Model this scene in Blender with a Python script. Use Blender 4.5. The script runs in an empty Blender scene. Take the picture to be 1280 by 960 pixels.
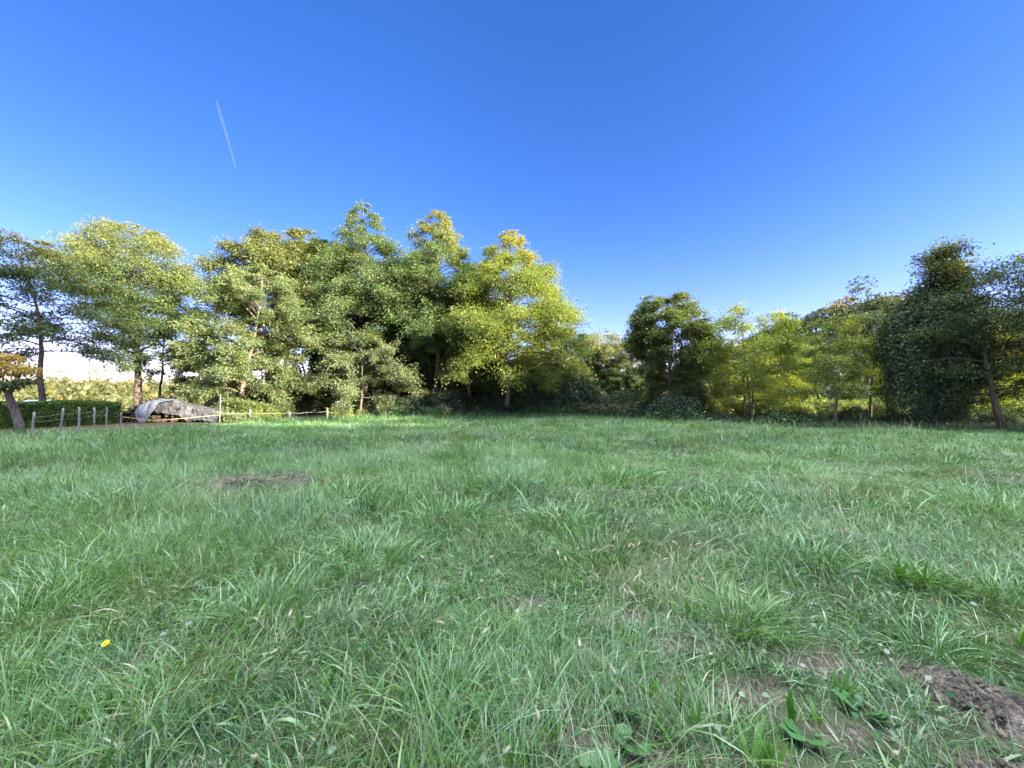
import bpy, math, random
import numpy as np

R = math.radians
S = bpy.context.scene
COL = S.collection
rng = np.random.default_rng(11)
random.seed(5)

# ------------------------------------------------------------------ camera, sky, sun, exposure
CAM_H = 1.5
cam_d = bpy.data.cameras.new("camera")
cam_d.sensor_width = 36.0
cam_d.lens = 13.5
cam_d.clip_start = 0.05
cam_d.clip_end = 60000
cam = bpy.data.objects.new("camera", cam_d)
COL.objects.link(cam)
cam.location = (0, 0, CAM_H)
cam.rotation_euler = (R(90 + 2.39), 0, 0)
S.camera = cam

SUN_EL = R(14.0)
SUN_AZ = R(117.0)                     # clockwise from straight ahead (+Y): from the right and a little behind
S.view_settings.view_transform = 'Standard'
S.view_settings.look = 'None'
S.view_settings.gamma = 1.0
S.view_settings.use_curve_mapping = False
S.view_settings.exposure = 2.5

world = bpy.data.worlds.new("World")
S.world = world
world.use_nodes = True
wn, wl = world.node_tree.nodes, world.node_tree.links
wn.clear()
w_out = wn.new("ShaderNodeOutputWorld")
w_bg = wn.new("ShaderNodeBackground")
w_bg.inputs["Strength"].default_value = 0.066
w_sky = wn.new("ShaderNodeTexSky")
w_sky.sky_type = 'NISHITA'
w_sky.sun_disc = False
w_sky.sun_elevation = SUN_EL
w_sky.sun_rotation = SUN_AZ
w_sky.altitude = 300
w_sky.air_density = 1.0
w_sky.dust_density = 0.35
w_sky.ozone_density = 3.0
w_hsv = wn.new("ShaderNodeHueSaturation")
w_hsv.inputs["Saturation"].default_value = 1.25
wl.new(w_sky.outputs[0], w_hsv.inputs["Color"])
# sky direction, for the added brightness overhead and behind and the paler horizon
w_tc = wn.new("ShaderNodeTexCoord")
w_sep = wn.new("ShaderNodeSeparateXYZ")
wl.new(w_tc.outputs["Generated"], w_sep.inputs[0])
def w_math(op, a, b=None):
    n = wn.new("ShaderNodeMath"); n.operation = op
    for i, v in enumerate((a, b)):
        if v is None: continue
        if isinstance(v, (int, float)): n.inputs[i].default_value = v
        else: wl.new(v, n.inputs[i])
    return n.outputs[0]
def w_map(v, a, b, c, d):
    n = wn.new("ShaderNodeMapRange"); n.interpolation_type = 'SMOOTHSTEP'
    wl.new(v, n.inputs[0])
    for i, q in enumerate((a, b, c, d)): n.inputs[1 + i].default_value = q
    return n.outputs[0]
w_tint = wn.new("ShaderNodeMix"); w_tint.data_type = 'RGBA'; w_tint.blend_type = 'MULTIPLY'; w_tint.inputs[0].default_value = 1.0
w_tint.inputs[7].default_value = (1.12, .81, 1.13, 1)
wl.new(w_hsv.outputs[0], w_tint.inputs[6])
# paler, brighter air low over the horizon
def w_rgb_scale(fac, c):
    n = wn.new("ShaderNodeVectorMath"); n.operation = 'SCALE'; n.inputs[0].default_value = c
    wl.new(fac, n.inputs["Scale"]); return n.outputs[0]
def w_vec(op, a, b):
    n = wn.new("ShaderNodeVectorMath"); n.operation = op
    for k, v in enumerate((a, b)):
        if isinstance(v, tuple): n.inputs[k].default_value = v
        else: wl.new(v, n.inputs[k])
    return n.outputs[0]
b_hor = w_rgb_scale(w_map(w_sep.outputs[2], 0.50, -0.02, 0.0, 1.0), (.66, .36, .40))
b_low = w_rgb_scale(w_map(w_sep.outputs[2], 0.17, 0.02, 0.0, 1.0), (.60, .58, .50))
b_side = w_map(w_sep.outputs[0], -0.15, -0.75, 1.0, 0.78)
w_sum = w_vec('ADD', w_vec('ADD', b_hor, b_low), (1.06, 1.0, 1.0))
w_mul = wn.new("ShaderNodeVectorMath"); w_mul.operation = 'SCALE'
wl.new(w_vec('MULTIPLY', w_tint.outputs[2], w_sum), w_mul.inputs[0]); wl.new(b_side, w_mul.inputs["Scale"])
# unseen sky overhead and behind the viewer, brightened to fill the shaded grass
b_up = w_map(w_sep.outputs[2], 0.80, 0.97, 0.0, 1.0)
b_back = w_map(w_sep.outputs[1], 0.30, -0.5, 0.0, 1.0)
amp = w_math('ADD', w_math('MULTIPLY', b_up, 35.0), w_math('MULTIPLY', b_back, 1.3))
w_fill = wn.new("ShaderNodeVectorMath"); w_fill.operation = 'SCALE'
w_fill.inputs[0].default_value = (.90, .98, 1.03)
wl.new(amp, w_fill.inputs["Scale"])
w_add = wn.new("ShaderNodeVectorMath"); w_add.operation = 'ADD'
wl.new(w_mul.outputs[0], w_add.inputs[0]); wl.new(w_fill.outputs[0], w_add.inputs[1])
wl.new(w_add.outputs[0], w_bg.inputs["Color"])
wl.new(w_bg.outputs[0], w_out.inputs[0])

sun_d = bpy.data.lights.new("sun", 'SUN')
sun_d.energy = 5.0
sun_d.angle = R(0.5)
sun_d.color = (1.0, 0.91, 0.73)
sun = bpy.data.objects.new("sun", sun_d)
COL.objects.link(sun)
from mathutils import Vector
sdir = Vector((math.sin(SUN_AZ) * math.cos(SUN_EL), math.cos(SUN_AZ) * math.cos(SUN_EL), math.sin(SUN_EL)))
sun.rotation_euler = sdir.to_track_quat('Z', 'Y').to_euler()
sun.location = (40, -10, 40)

S.cycles.max_bounces = 8
S.cycles.diffuse_bounces = 4
S.cycles.glossy_bounces = 2
S.cycles.transmission_bounces = 5
S.cycles.transparent_max_bounces = 8
S.cycles.caustics_reflective = False
S.cycles.caustics_refractive = False
S.cycles.use_denoising = True

# ------------------------------------------------------------------ helpers
def noise2(x, y, seed=0):
    """smooth value noise 0..1, numpy arrays"""
    x = np.asarray(x, float); y = np.asarray(y, float)
    xi = np.floor(x).astype(np.int64); yi = np.floor(y).astype(np.int64)
    xf = x - xi; yf = y - yi
    u = xf * xf * (3 - 2 * xf); v = yf * yf * (3 - 2 * yf)
    def h(a, b):
        n = (a * 374761393 + b * 668265263 + seed * 974634777) & 0xFFFFFFFF
        n = ((n ^ (n >> 13)) * 1274126177) & 0xFFFFFFFF
        n = n ^ (n >> 16)
        return (n & 0xFFFF) / 65535.0
    return (h(xi, yi) * (1 - u) + h(xi + 1, yi) * u) * (1 - v) + (h(xi, yi + 1) * (1 - u) + h(xi + 1, yi + 1) * u) * v

def fbm(x, y, seed=0, o=3):
    s = 0; a = 0.5; t = 0
    for k in range(o):
        s = s + a * noise2(x * 2 ** k, y * 2 ** k, seed + k * 7); t += a; a *= 0.5
    return s / t

def sstep(a, b, v):
    t = np.clip((v - a) / (b - a), 0, 1)
    return t * t * (3 - 2 * t)

# bare, dug patches of the meadow: x, y, rx, ry
SOIL = [(-4.45, 6.5, 1.4, 1.15), (-3.1, 7.2, 0.6, 0.4), (-5.8, 7.3, .5, .3), (2.28, 1.92, 0.19, 0.32), (1.92, 1.52, 0.22, 0.13), (1.78, 2.3, 0.24, 0.11), (1.25, 2.05, 0.2, 0.09),
        (0.75, 2.0, 0.16, 0.09), (0.42, 2.35, 0.16, 0.1), (0.85, 3.4, 0.2, 0.1), (2.0, 4.0, 0.34, 0.12), (.95, 2.75, .22, .09), (1.15, 3.5, .26, .09), (0.3, 1.75, .18, .07),
        (.1, 2.9, .2, .1), (-.3, 2.2, .15, .08), (1.0, 2.4, .16, .08), (.6, 2.65, .17, .08), (1.5, 2.75, .2, .09), (.95, 1.65, .16, .08), (.55, 1.6, .15, .07), (-.5, 1.75, .14, .07), (1.5, 1.75, .16, .08), (2.0, 9.2, 0.4, 0.15), (1.5, 6.4, 0.3, 0.1), (4.2, 8.4, .4, .13), (3.3, 11.5, .7, 0.2)]
def soil_mask(x, y):
    m = np.zeros_like(x, dtype=float)
    wob = (fbm(x * 3.1, y * 3.1, 91) - .5) * .9
    for (a, b, rx, ry) in SOIL:
        r = np.sqrt(((x - a) / rx) ** 2 + ((y - b) / ry) ** 2) + wob
        m = np.maximum(m, 1 - sstep(0.75, 1.25, r))
    return m

# far rim of the meadow as depth for a given x
RIM_X = np.array([-60, -34, -28, -22.5, -19, -15, -8, 0, 5, 9, 12.6, 16, 20, 28, 40, 80.])
RIM_Y = np.array([13, 14.0, 15.2, 17.5, 24., 28., 31.5, 34.5, 33.5, 28., 25., 22.5, 21.0, 20.2, 20., 20.])
def rim(x): return np.interp(x, RIM_X, RIM_Y)

def gz(x, y):
    """height of the ground"""
    x = np.asarray(x, float); y = np.asarray(y, float)
    d = np.sqrt(x * x + y * y)
    near = 1 - sstep(40, 90, d)
    z = (fbm(x * 0.22, y * 0.22, 3) - .5) * 0.22 * near * sstep(1, 8, d)
    z = z + (fbm(x * 1.3, y * 1.3, 5) - .5) * 0.11 * near
    z = z + (fbm(x * 4.5, y * 4.5, 8) - .5) * 0.035 * (1 - sstep(6, 14, d))
    for (a, b, rx, ry, h) in ((1.80, 2.33, .26, .14, .10), (1.25, 2.05, .22, .11, .06), (.75, 2.0, .2, .1, .05), (.95, 2.75, .25, .12, .06), (.42, 2.35, .2, .1, .04), (2.0, 4.0, .35, .15, .08), (1.15, 3.5, .3, .12, .05)):
        z = z - h * np.exp(-((x - a) / rx) ** 2 - ((y - b) / ry) ** 2)
    z = z - 2.5 * sstep(55, 160, d)
    # unseen ridge added off to the right, shaped to keep low sun off the meadow
    rr = np.exp(-((x - 84 - 8 * np.sin(y * .05)) / 15.0) ** 2)
    z = z + 42.0 * rr * (1 - sstep(-29.5, -25.8, y)) * sstep(-180, -110, y)
    # far wooded hillside seen between the trees on the right
    z = z + (38 + 30 * (fbm(x * .025, y * .025, 21) - .5)) * np.exp(-((x - 190) / 75.0) ** 2 - ((y - 205) / 70.0) ** 2)
    # low hills on the left horizon
    z = z + 11.0 * sstep(150, 330, d) * sstep(-0.2, 0.6, y / (d + 1)) * (0.75 + .5 * fbm(x * .012, y * .012, 31))
    z = z + 22.0 * sstep(500, 1500, d) * fbm(x * .002, y * .002, 41)
    return z
def gz1(x, y): return float(gz(np.array([x]), np.array([y]))[0])

def mesh_obj(name, V, F, mat=None, parent=None, tint=None, smooth=False):
    """V (n,3); F (m,k) int array or list of faces"""
    me = bpy.data.meshes.new(name)
    V = np.ascontiguousarray(V, dtype=np.float32)
    if isinstance(F, np.ndarray):
        m, k = F.shape
        me.vertices.add(len(V)); me.vertices.foreach_set("co", V.ravel())
        me.loops.add(m * k); me.loops.foreach_set("vertex_index", np.ascontiguousarray(F, dtype=np.int32).ravel())
        me.polygons.add(m)
        me.polygons.foreach_set("loop_start", np.arange(0, m * k, k, dtype=np.int32))
        me.polygons.foreach_set("loop_total", np.full(m, k, dtype=np.int32))
        me.update(calc_edges=True)
    else:
        me.from_pydata([tuple(v) for v in V.tolist()], [], [tuple(f) for f in F])
        me.update()
    if smooth:
        me.polygons.foreach_set("use_smooth", np.ones(len(me.polygons), dtype=bool))
    if tint is not None:
        at = me.color_attributes.new("tint", 'FLOAT_COLOR', 'POINT')
        c = np.ones((len(V), 4), np.float32); c[:, :tint.shape[1]] = tint
        at.data.foreach_set("color", c.ravel())
    if mat is not None: me.materials.append(mat)
    o = bpy.data.objects.new(name, me)
    COL.objects.link(o)
    if parent is not None: o.parent = parent
    return o

def tag(o, label=None, cat=None, group=None, kind=None):
    if label: o["label"] = label
    if cat: o["category"] = cat
    if group: o["group"] = group
    if kind: o["kind"] = kind
    return o

def empty(name, loc, rz=0.0):
    o = bpy.data.objects.new(name, None)
    o.empty_display_size = 0.3
    o.location = loc; o.rotation_euler = (0, 0, rz)
    COL.objects.link(o)
    return o

def copy_tree(o, parent=None):
    c = o.copy(); COL.objects.link(c)
    if parent is not None: c.parent = parent
    for ch in list(o.children): copy_tree(ch, c)
    return c

class MB:
    """collects tubes and sheets into one mesh"""
    def __init__(s): s.V = []; s.F = []; s.n = 0
    def add(s, V, F):
        s.V.append(np.asarray(V, float)); s.F += [tuple(i + s.n for i in f) for f in F]; s.n += len(V)
    def tube(s, P, r, k=7, cap=True, rough=0.0):
        P = np.asarray(P, float); n = len(P)
        r = np.broadcast_to(np.asarray(r, float), (n,))
        V = []
        prev = None
        for i in range(n):
            t = P[min(i + 1, n - 1)] - P[max(i - 1, 0)]
            t = t / (np.linalg.norm(t) + 1e-9)
            a = np.cross(t, (0.31, 0.95, 0.05)) if prev is None else prev - t * np.dot(prev, t)
            a = a / (np.linalg.norm(a) + 1e-9); prev = a
            b = np.cross(t, a)
            for j in range(k):
                q = 2 * math.pi * j / k
                rr = r[i] * (1 + (random.random() - .5) * rough)
                V.append(P[i] + (a * math.cos(q) + b * math.sin(q)) * rr)
        F = []
        for i in range(n - 1):
            for j in range(k):
                F.append((i * k + j, i * k + (j + 1) % k, (i + 1) * k + (j + 1) % k, (i + 1) * k + j))
        if cap:
            F.append(tuple(range(k - 1, -1, -1))); F.append(tuple((n - 1) * k + j for j in range(k)))
        s.add(V, F)
    def box(s, a, b):
        x0, y0, z0 = a; x1, y1, z1 = b
        V = [(x0, y0, z0), (x1, y0, z0), (x1, y1, z0), (x0, y1, z0), (x0, y0, z1), (x1, y0, z1), (x1, y1, z1), (x0, y1, z1)]
        s.add(V, [(0, 3, 2, 1), (4, 5, 6, 7), (0, 1, 5, 4), (1, 2, 6, 5), (2, 3, 7, 6), (3, 0, 4, 7)])
    def build(s, name, mat, parent=None, smooth=True):
        return mesh_obj(name, np.concatenate(s.V), s.F, mat, parent, smooth=smooth)

# ------------------------------------------------------------------ materials
def new_mat(name):
    m = bpy.data.materials.new(name); m.use_nodes = True
    nt = m.node_tree; nt.nodes.clear()
    out = nt.nodes.new("ShaderNodeOutputMaterial")
    return m, nt, out
def nd(nt, t, **kw):
    n = nt.nodes.new(t)
    for k, v in kw.items(): setattr(n, k, v)
    return n
def ramp(nt, src, stops):
    n = nd(nt, "ShaderNodeValToRGB")
    e = n.color_ramp.elements
    while len(e) > len(stops): e.remove(e[-1])
    while len(e) < len(stops): e.new(0.5)
    for el, (p, c) in zip(e, stops):
        el.position = p; el.color = (*c, 1)
    nt.links.new(src, n.inputs[0])
    return n.outputs[0]
def mixc(nt, fac, a, b, mode='MIX'):
    n = nd(nt, "ShaderNodeMix", data_type='RGBA', blend_type=mode)
    for sock, v in ((n.inputs[0], fac), (n.inputs[6], a), (n.inputs[7], b)):
        if isinstance(v, (int, float)): sock.default_value = v
        elif isinstance(v, tuple): sock.default_value = (*v, 1)
        else: nt.links.new(v, sock)
    return n.outputs[2]

def leafy(name, colour_fn, transl=0.4, gloss=0.05, rough=0.45, tcol=(1.25, 1.15, 0.45)):
    """thin leaf: diffuse on both sides, light let through, a little sheen"""
    m, nt, out = new_mat(name)
    L = nt.links
    col = colour_fn(nt)
    df = nd(nt, "ShaderNodeBsdfDiffuse"); L.new(col, df.inputs[0])
    tr = nd(nt, "ShaderNodeBsdfTranslucent")
    L.new(mixc(nt, 1.0, col, tcol, 'MULTIPLY'), tr.inputs[0])
    gl = nd(nt, "ShaderNodeBsdfGlossy"); gl.inputs["Roughness"].default_value = rough
    gl.inputs[0].default_value = (1, 1, 1, 1)
    m1 = nd(nt, "ShaderNodeMixShader"); m1.inputs[0].default_value = transl
    L.new(df.outputs[0], m1.inputs[1]); L.new(tr.outputs[0], m1.inputs[2])
    m2 = nd(nt, "ShaderNodeMixShader"); m2.inputs[0].default_value = gloss
    L.new(m1.outputs[0], m2.inputs[1]); L.new(gl.outputs[0], m2.inputs[2])
    L.new(m2.outputs[0], out.inputs[0])
    return m

def tree_leaf_col(nt):
    # object colour = the kind of tree; tint.r per leaf, tint.g autumn patches and a painted sunlit top
    L = nt.links
    oi = nd(nt, "ShaderNodeObjectInfo")
    at = nd(nt, "ShaderNodeAttribute", attribute_name="tint")
    sp = nd(nt, "ShaderNodeSeparateColor"); L.new(at.outputs["Color"], sp.inputs[0])
    var = ramp(nt, sp.outputs[0], [(0, (.60, .66, .72)), (.5, (1, 1, 1)), (1, (1.32, 1.25, 1.05))])
    c = mixc(nt, 1.0, oi.outputs["Color"], var, 'MULTIPLY')
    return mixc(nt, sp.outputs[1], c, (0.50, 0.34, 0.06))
M_LEAF = leafy("tree_leaves", tree_leaf_col, transl=0.45, gloss=0.025, rough=.6)

def grass_col(nt):
    L = nt.links
    at = nd(nt, "ShaderNodeAttribute", attribute_name="tint")
    sp = nd(nt, "ShaderNodeSeparateColor"); L.new(at.outputs["Color"], sp.inputs[0])
    c = ramp(nt, sp.outputs[0], [(0, (.014, .055, .012)), (.35, (.042, .140, .030)), (.7, (.092, .245, .060)), (1, (.190, .370, .135))])
    c = mixc(nt, sp.outputs[2], c, (.115, .235, .020))       # fresh yellow-green blades
    return mixc(nt, sp.outputs[1], c, (.36, .31, .19))        # dead straw
M_GRASS = leafy("grass_blades", grass_col, transl=0.30, gloss=0.06, rough=.40, tcol=(1.2, 1.15, .5))

def plain_col(c1, c2, scale=6.0):
    def f(nt):
        n = nd(nt, "ShaderNodeTexNoise"); n.inputs["Scale"].default_value = scale
        return ramp(nt, n.outputs[0], [(.3, c1), (.7, c2)])
    return f
M_PLANTAIN = leafy("plantain_leaf", plain_col((.055, .150, .018), (.115, .260, .030), 45), transl=.35, gloss=.03)
M_BROAD = leafy("broad_leaf", plain_col((.055, .15, .04), (.11, .24, .075), 30), transl=.28, gloss=.03)
M_HEAD = leafy("seed_head", plain_col((.46, .43, .25), (.62, .58, .40), 60), transl=.3, gloss=.02, tcol=(1, 1, .8))
M_STEM = leafy("grass_stem", plain_col((.12, .20, .07), (.25, .27, .12), 30), transl=.2, gloss=.06)
M_PETAL = leafy("petal", plain_col((.80, .52, .005), (.85, .60, .01), 80), transl=.3, gloss=.03, tcol=(1, 1, .5))
M_DISC = leafy("flower_disc", plain_col((.62, .30, .005), (.75, .42, .01), 200), transl=.1, gloss=.03)

def princ(name, stops, scale=8.0, detail=6, rough=.9, bump=0.0, bscale=None, stretch=None, spec=.3):
    m, nt, out = new_mat(name)
    L = nt.links
    tc = nd(nt, "ShaderNodeTexCoord")
    src = tc.outputs["Object"]
    if stretch:
        mp = nd(nt, "ShaderNodeMapping"); mp.inputs["Scale"].default_value = stretch
        L.new(src, mp.inputs[0]); src = mp.outputs[0]
    n = nd(nt, "ShaderNodeTexNoise"); n.inputs["Scale"].default_value = scale; n.inputs["Detail"].default_value = detail
    L.new(src, n.inputs["Vector"])
    p = nd(nt, "ShaderNodeBsdfPrincipled")
    p.inputs["Roughness"].default_value = rough
    p.inputs["Specular IOR Level"].default_value = spec
    L.new(ramp(nt, n.outputs[0], stops), p.inputs["Base Color"])
    if bump:
        b = nd(nt, "ShaderNodeBump"); b.inputs["Strength"].default_value = bump; b.inputs["Distance"].default_value = .03
        n2 = nd(nt, "ShaderNodeTexNoise"); n2.inputs["Scale"].default_value = bscale or scale * 2; n2.inputs["Detail"].default_value = 8
        L.new(src, n2.inputs["Vector"]); L.new(n2.outputs[0], b.inputs["Height"]); L.new(b.outputs[0], p.inputs["Normal"])
    L.new(p.outputs[0], out.inputs[0])
    return m
M_BARK = princ("bark", [(.3, (.07, .052, .038)), (.7, (.20, .16, .12))], 5, bump=.8, stretch=(3, 3, .5))
M_BARK_L = princ("pale_bark", [(.3, (.16, .11, .08)), (.7, (.36, .28, .21))], 5, bump=.8, stretch=(3, 3, .5))
M_POST = princ("weathered_post", [(.3, (.22, .18, .14)), (.7, (.46, .40, .33))], 9, bump=.6, stretch=(3, 3, .4))
M_SOIL = princ("dug_soil", [(.25, (.06, .047, .036)), (.5, (.14, .112, .086)), (.8, (.27, .22, .17))], 14, detail=9, bump=1.0, bscale=60)
M_WIRE = princ("wire", [(.3, (.3, .29, .27)), (.7, (.45, .44, .42))], 20, rough=.5)
M_TAPE = princ("yellow_tape", [(.3, (.55, .42, .12)), (.7, (.68, .56, .22))], 12, rough=.6)
M_ROPE = princ("rope", [(.3, (.42, .36, .28)), (.7, (.55, .49, .4))], 20)
M_CORE = princ("hedge_wood", [(.3, (.02, .028, .012)), (.7, (.05, .06, .03))], 8)
M_LOG = princ("log_bark", [(.3, (.035, .028, .022)), (.7, (.11, .085, .065))], 6, bump=.7)
M_LOGEND = princ("log_end", [(.3, (.07, .055, .04)), (.7, (.15, .115, .08))], 9)
M_TARP = princ("grey_tarp", [(.3, (.030, .029, .031)), (.55, (.065, .06, .058)), (.8, (.13, .11, .095))], 1.6, rough=.42, bump=.4, bscale=9, spec=.5)
M_WALL = princ("shed_wall", [(.3, (.30, .28, .25)), (.7, (.42, .40, .36))], 3)
M_ROOF = princ("shed_roof", [(.3, (.48, .54, .62)), (.7, (.62, .68, .76))], 3, rough=.4)

def ground_material():
    m, nt, out = new_mat("meadow_ground")
    L = nt.links
    geo = nd(nt, "ShaderNodeNewGeometry")
    def noi(s, d=6):
        n = nd(nt, "ShaderNodeTexNoise"); n.inputs["Scale"].default_value = s; n.inputs["Detail"].default_value = d
        L.new(geo.outputs["Position"], n.inputs["Vector"]); return n.outputs[0]
    at = nd(nt, "ShaderNodeAttribute", attribute_name="tint")
    sp = nd(nt, "ShaderNodeSeparateColor"); L.new(at.outputs["Color"], sp.inputs[0])
    turf = ramp(nt, noi(3.0, 8), [(.3, (.022, .040, .014)), (.5, (.04, .070, .025)), (.7, (.085, .085, .05))])
    soil = ramp(nt, noi(22, 10), [(.3, (.04, .032, .025)), (.55, (.105, .082, .063)), (.8, (.21, .17, .13))])
    litter = ramp(nt, noi(9, 8), [(.35, (.04, .035, .022)), (.65, (.13, .105, .06))])
    far = ramp(nt, noi(.03, 8), [(.35, (.035, .075, .022)), (.6, (.08, .115, .035)), (.75, (.15, .15, .06))])
    c = mixc(nt, sp.outputs[0], turf, soil)
    c = mixc(nt, sp.outputs[1], c, litter)
    c = mixc(nt, sp.outputs[2], c, far)
    p = nd(nt, "ShaderNodeBsdfPrincipled"); p.inputs["Roughness"].default_value = .95
    p.inputs["Specular IOR Level"].default_value = .1
    L.new(c, p.inputs["Base Color"])
    b = nd(nt, "ShaderNodeBump"); b.inputs["Strength"].default_value = .9; b.inputs["Distance"].default_value = .03
    L.new(noi(30, 8), b.inputs["Height"]); L.new(b.outputs[0], p.inputs["Normal"])
    L.new(p.outputs[0], out.inputs[0])
    return m

# ------------------------------------------------------------------ the ground: one sheet to the horizon
def axis(dense0, dense1, step, far, n):
    a = np.arange(dense0, dense1 + 1e-6, step)
    g = np.geomspace(step, far, n)
    lo = dense0 - np.cumsum(g * 1.0)[::-1]; hi = dense1 + np.cumsum(g)
    return np.concatenate([lo, a, hi])
gx = axis(-7, 7, 0.09, 420, 62)
gy = axis(0.3, 12, 0.09, 420, 62)
gy = np.sort(np.concatenate([gy, [-25.0, -25.9, -27.0, -28.2, -29.4, -30.5]]))
GX, GY = np.meshgrid(gx, gy)
GZ = gz(GX.ravel(), GY.ravel())
sm = soil_mask(GX.ravel(), GY.ravel())
sm = np.maximum(sm, 0.25 * sstep(.55, .75, fbm(GX.ravel() * 1.7, GY.ravel() * 1.7, 61)))
edge = GY.ravel() - rim(GX.ravel())
lit = sstep(-.3, 1.2, edge) * (1 - sstep(35, 60, edge))
# bare earth strip in front of the hedge on the left
strip = (1 - sstep(1.5, 2.5, np.abs(edge + 0.9))) * (1 - sstep(-18.6, -17.0, GX.ravel()))
sm = np.maximum(sm, strip)
dd = np.hypot(GX.ravel(), GY.ravel())
tint = np.stack([sm, lit, sstep(60, 110, dd)], 1)
nx, ny = len(gx), len(gy)
idx = np.arange(nx * ny).reshape(ny, nx)
F = np.stack([idx[:-1, :-1], idx[:-1, 1:], idx[1:, 1:], idx[1:, :-1]], -1).reshape(-1, 4)
ground = mesh_obj("ground", np.stack([GX.ravel(), GY.ravel(), GZ], 1), F, ground_material(), tint=tint, smooth=True)
tag(ground, kind="structure")

# ------------------------------------------------------------------ leaves and trees
def unit(v): return v / (np.linalg.norm(v, axis=-1, keepdims=True) + 1e-9)

def leaf_quads(P, D, N, l, w, fold=.12):
    """diamond leaves: P base, D direction, N rough normal"""
    D = unit(D); s = unit(np.cross(D, N)); n = np.cross(s, D)
    l = l[:, None]; w = w[:, None]
    mid = P + D * l * .45
    V = np.stack([P, mid + s * w * .5 + n * w * fold, P + D * l - n * l * .10, mid - s * w * .5 + n * w * fold], 1).reshape(-1, 3)
    F = np.arange(len(P) * 4).reshape(-1, 4)
    return V, F

def leaf_cloud(name, P, out, parent, colour, size, r, tilt=.55, droop=.25, autumn=None, aspect=.42, mat=None):
    """P points, out = outward directions"""
    n = len(P)
    D = unit(out * np.array([1, 1, .5]) + r.normal(0, .55, (n, 3)) - np.array([0, 0, droop]))
    N = unit(np.array([0, 0, 1.0]) + r.normal(0, tilt, (n, 3)))
    l = size * r.uniform(.65, 1.4, n)
    V, F = leaf_quads(P - D * l[:, None] * .5, D, N, l, l * aspect * r.uniform(.8, 1.25, n))
    t = np.zeros((n, 3), np.float32)
    big = fbm(P[:, 0] * .8 + P[:, 2] * .5, P[:, 1] * .8 - P[:, 2] * .6, 17, 2)
    t[:, 0] = np.clip(.5 + r.normal(0, .2, n) + (big - .5) * .7, 0, 1)
    t[:, 1] = np.clip((autumn if autumn is not None else 0) + (r.random(n) < .015) * .6, 0, 1)
    o = mesh_obj(name, V, F, mat or M_LEAF, parent, tint=np.repeat(t, 4, axis=0))
    o.color = (*colour, 1)
    return o

PROF = {
    'locust': ([0, .08, .25, .5, .75, .9, 1], [.35, .75, 1, .92, .62, .38, .10]),
    'cone':   ([0, .08, .25, .5, .72, .9, 1], [.6, .95, 1, .74, .46, .22, .06]),
    'oval':   ([0, .1, .35, .6, .8, .93, 1], [.45, .75, 1, 1, .8, .5, .15]),
    'round':  ([0, .1, .3, .6, .82, .95, 1], [.5, .8, 1, 1, .85, .55, .2]),
    'low':    ([0, .06, .2, .45, .75, .92, 1], [.8, 1, 1, .85, .6, .35, .1]),
    'vase':   ([0, .12, .35, .65, .85, .96, 1], [.15, .3, .6, 1, .95, .6, .2]),
    'tier':   ([0, .1, .3, .55, .8, .95, 1], [.85, 1, .95, .8, .55, .3, .1]),
}
def px2(px, d): return (px - 640) / 480.0 * d
def pz(py, d): return CAM_H + (500 - py) / 480.0 * d

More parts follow.
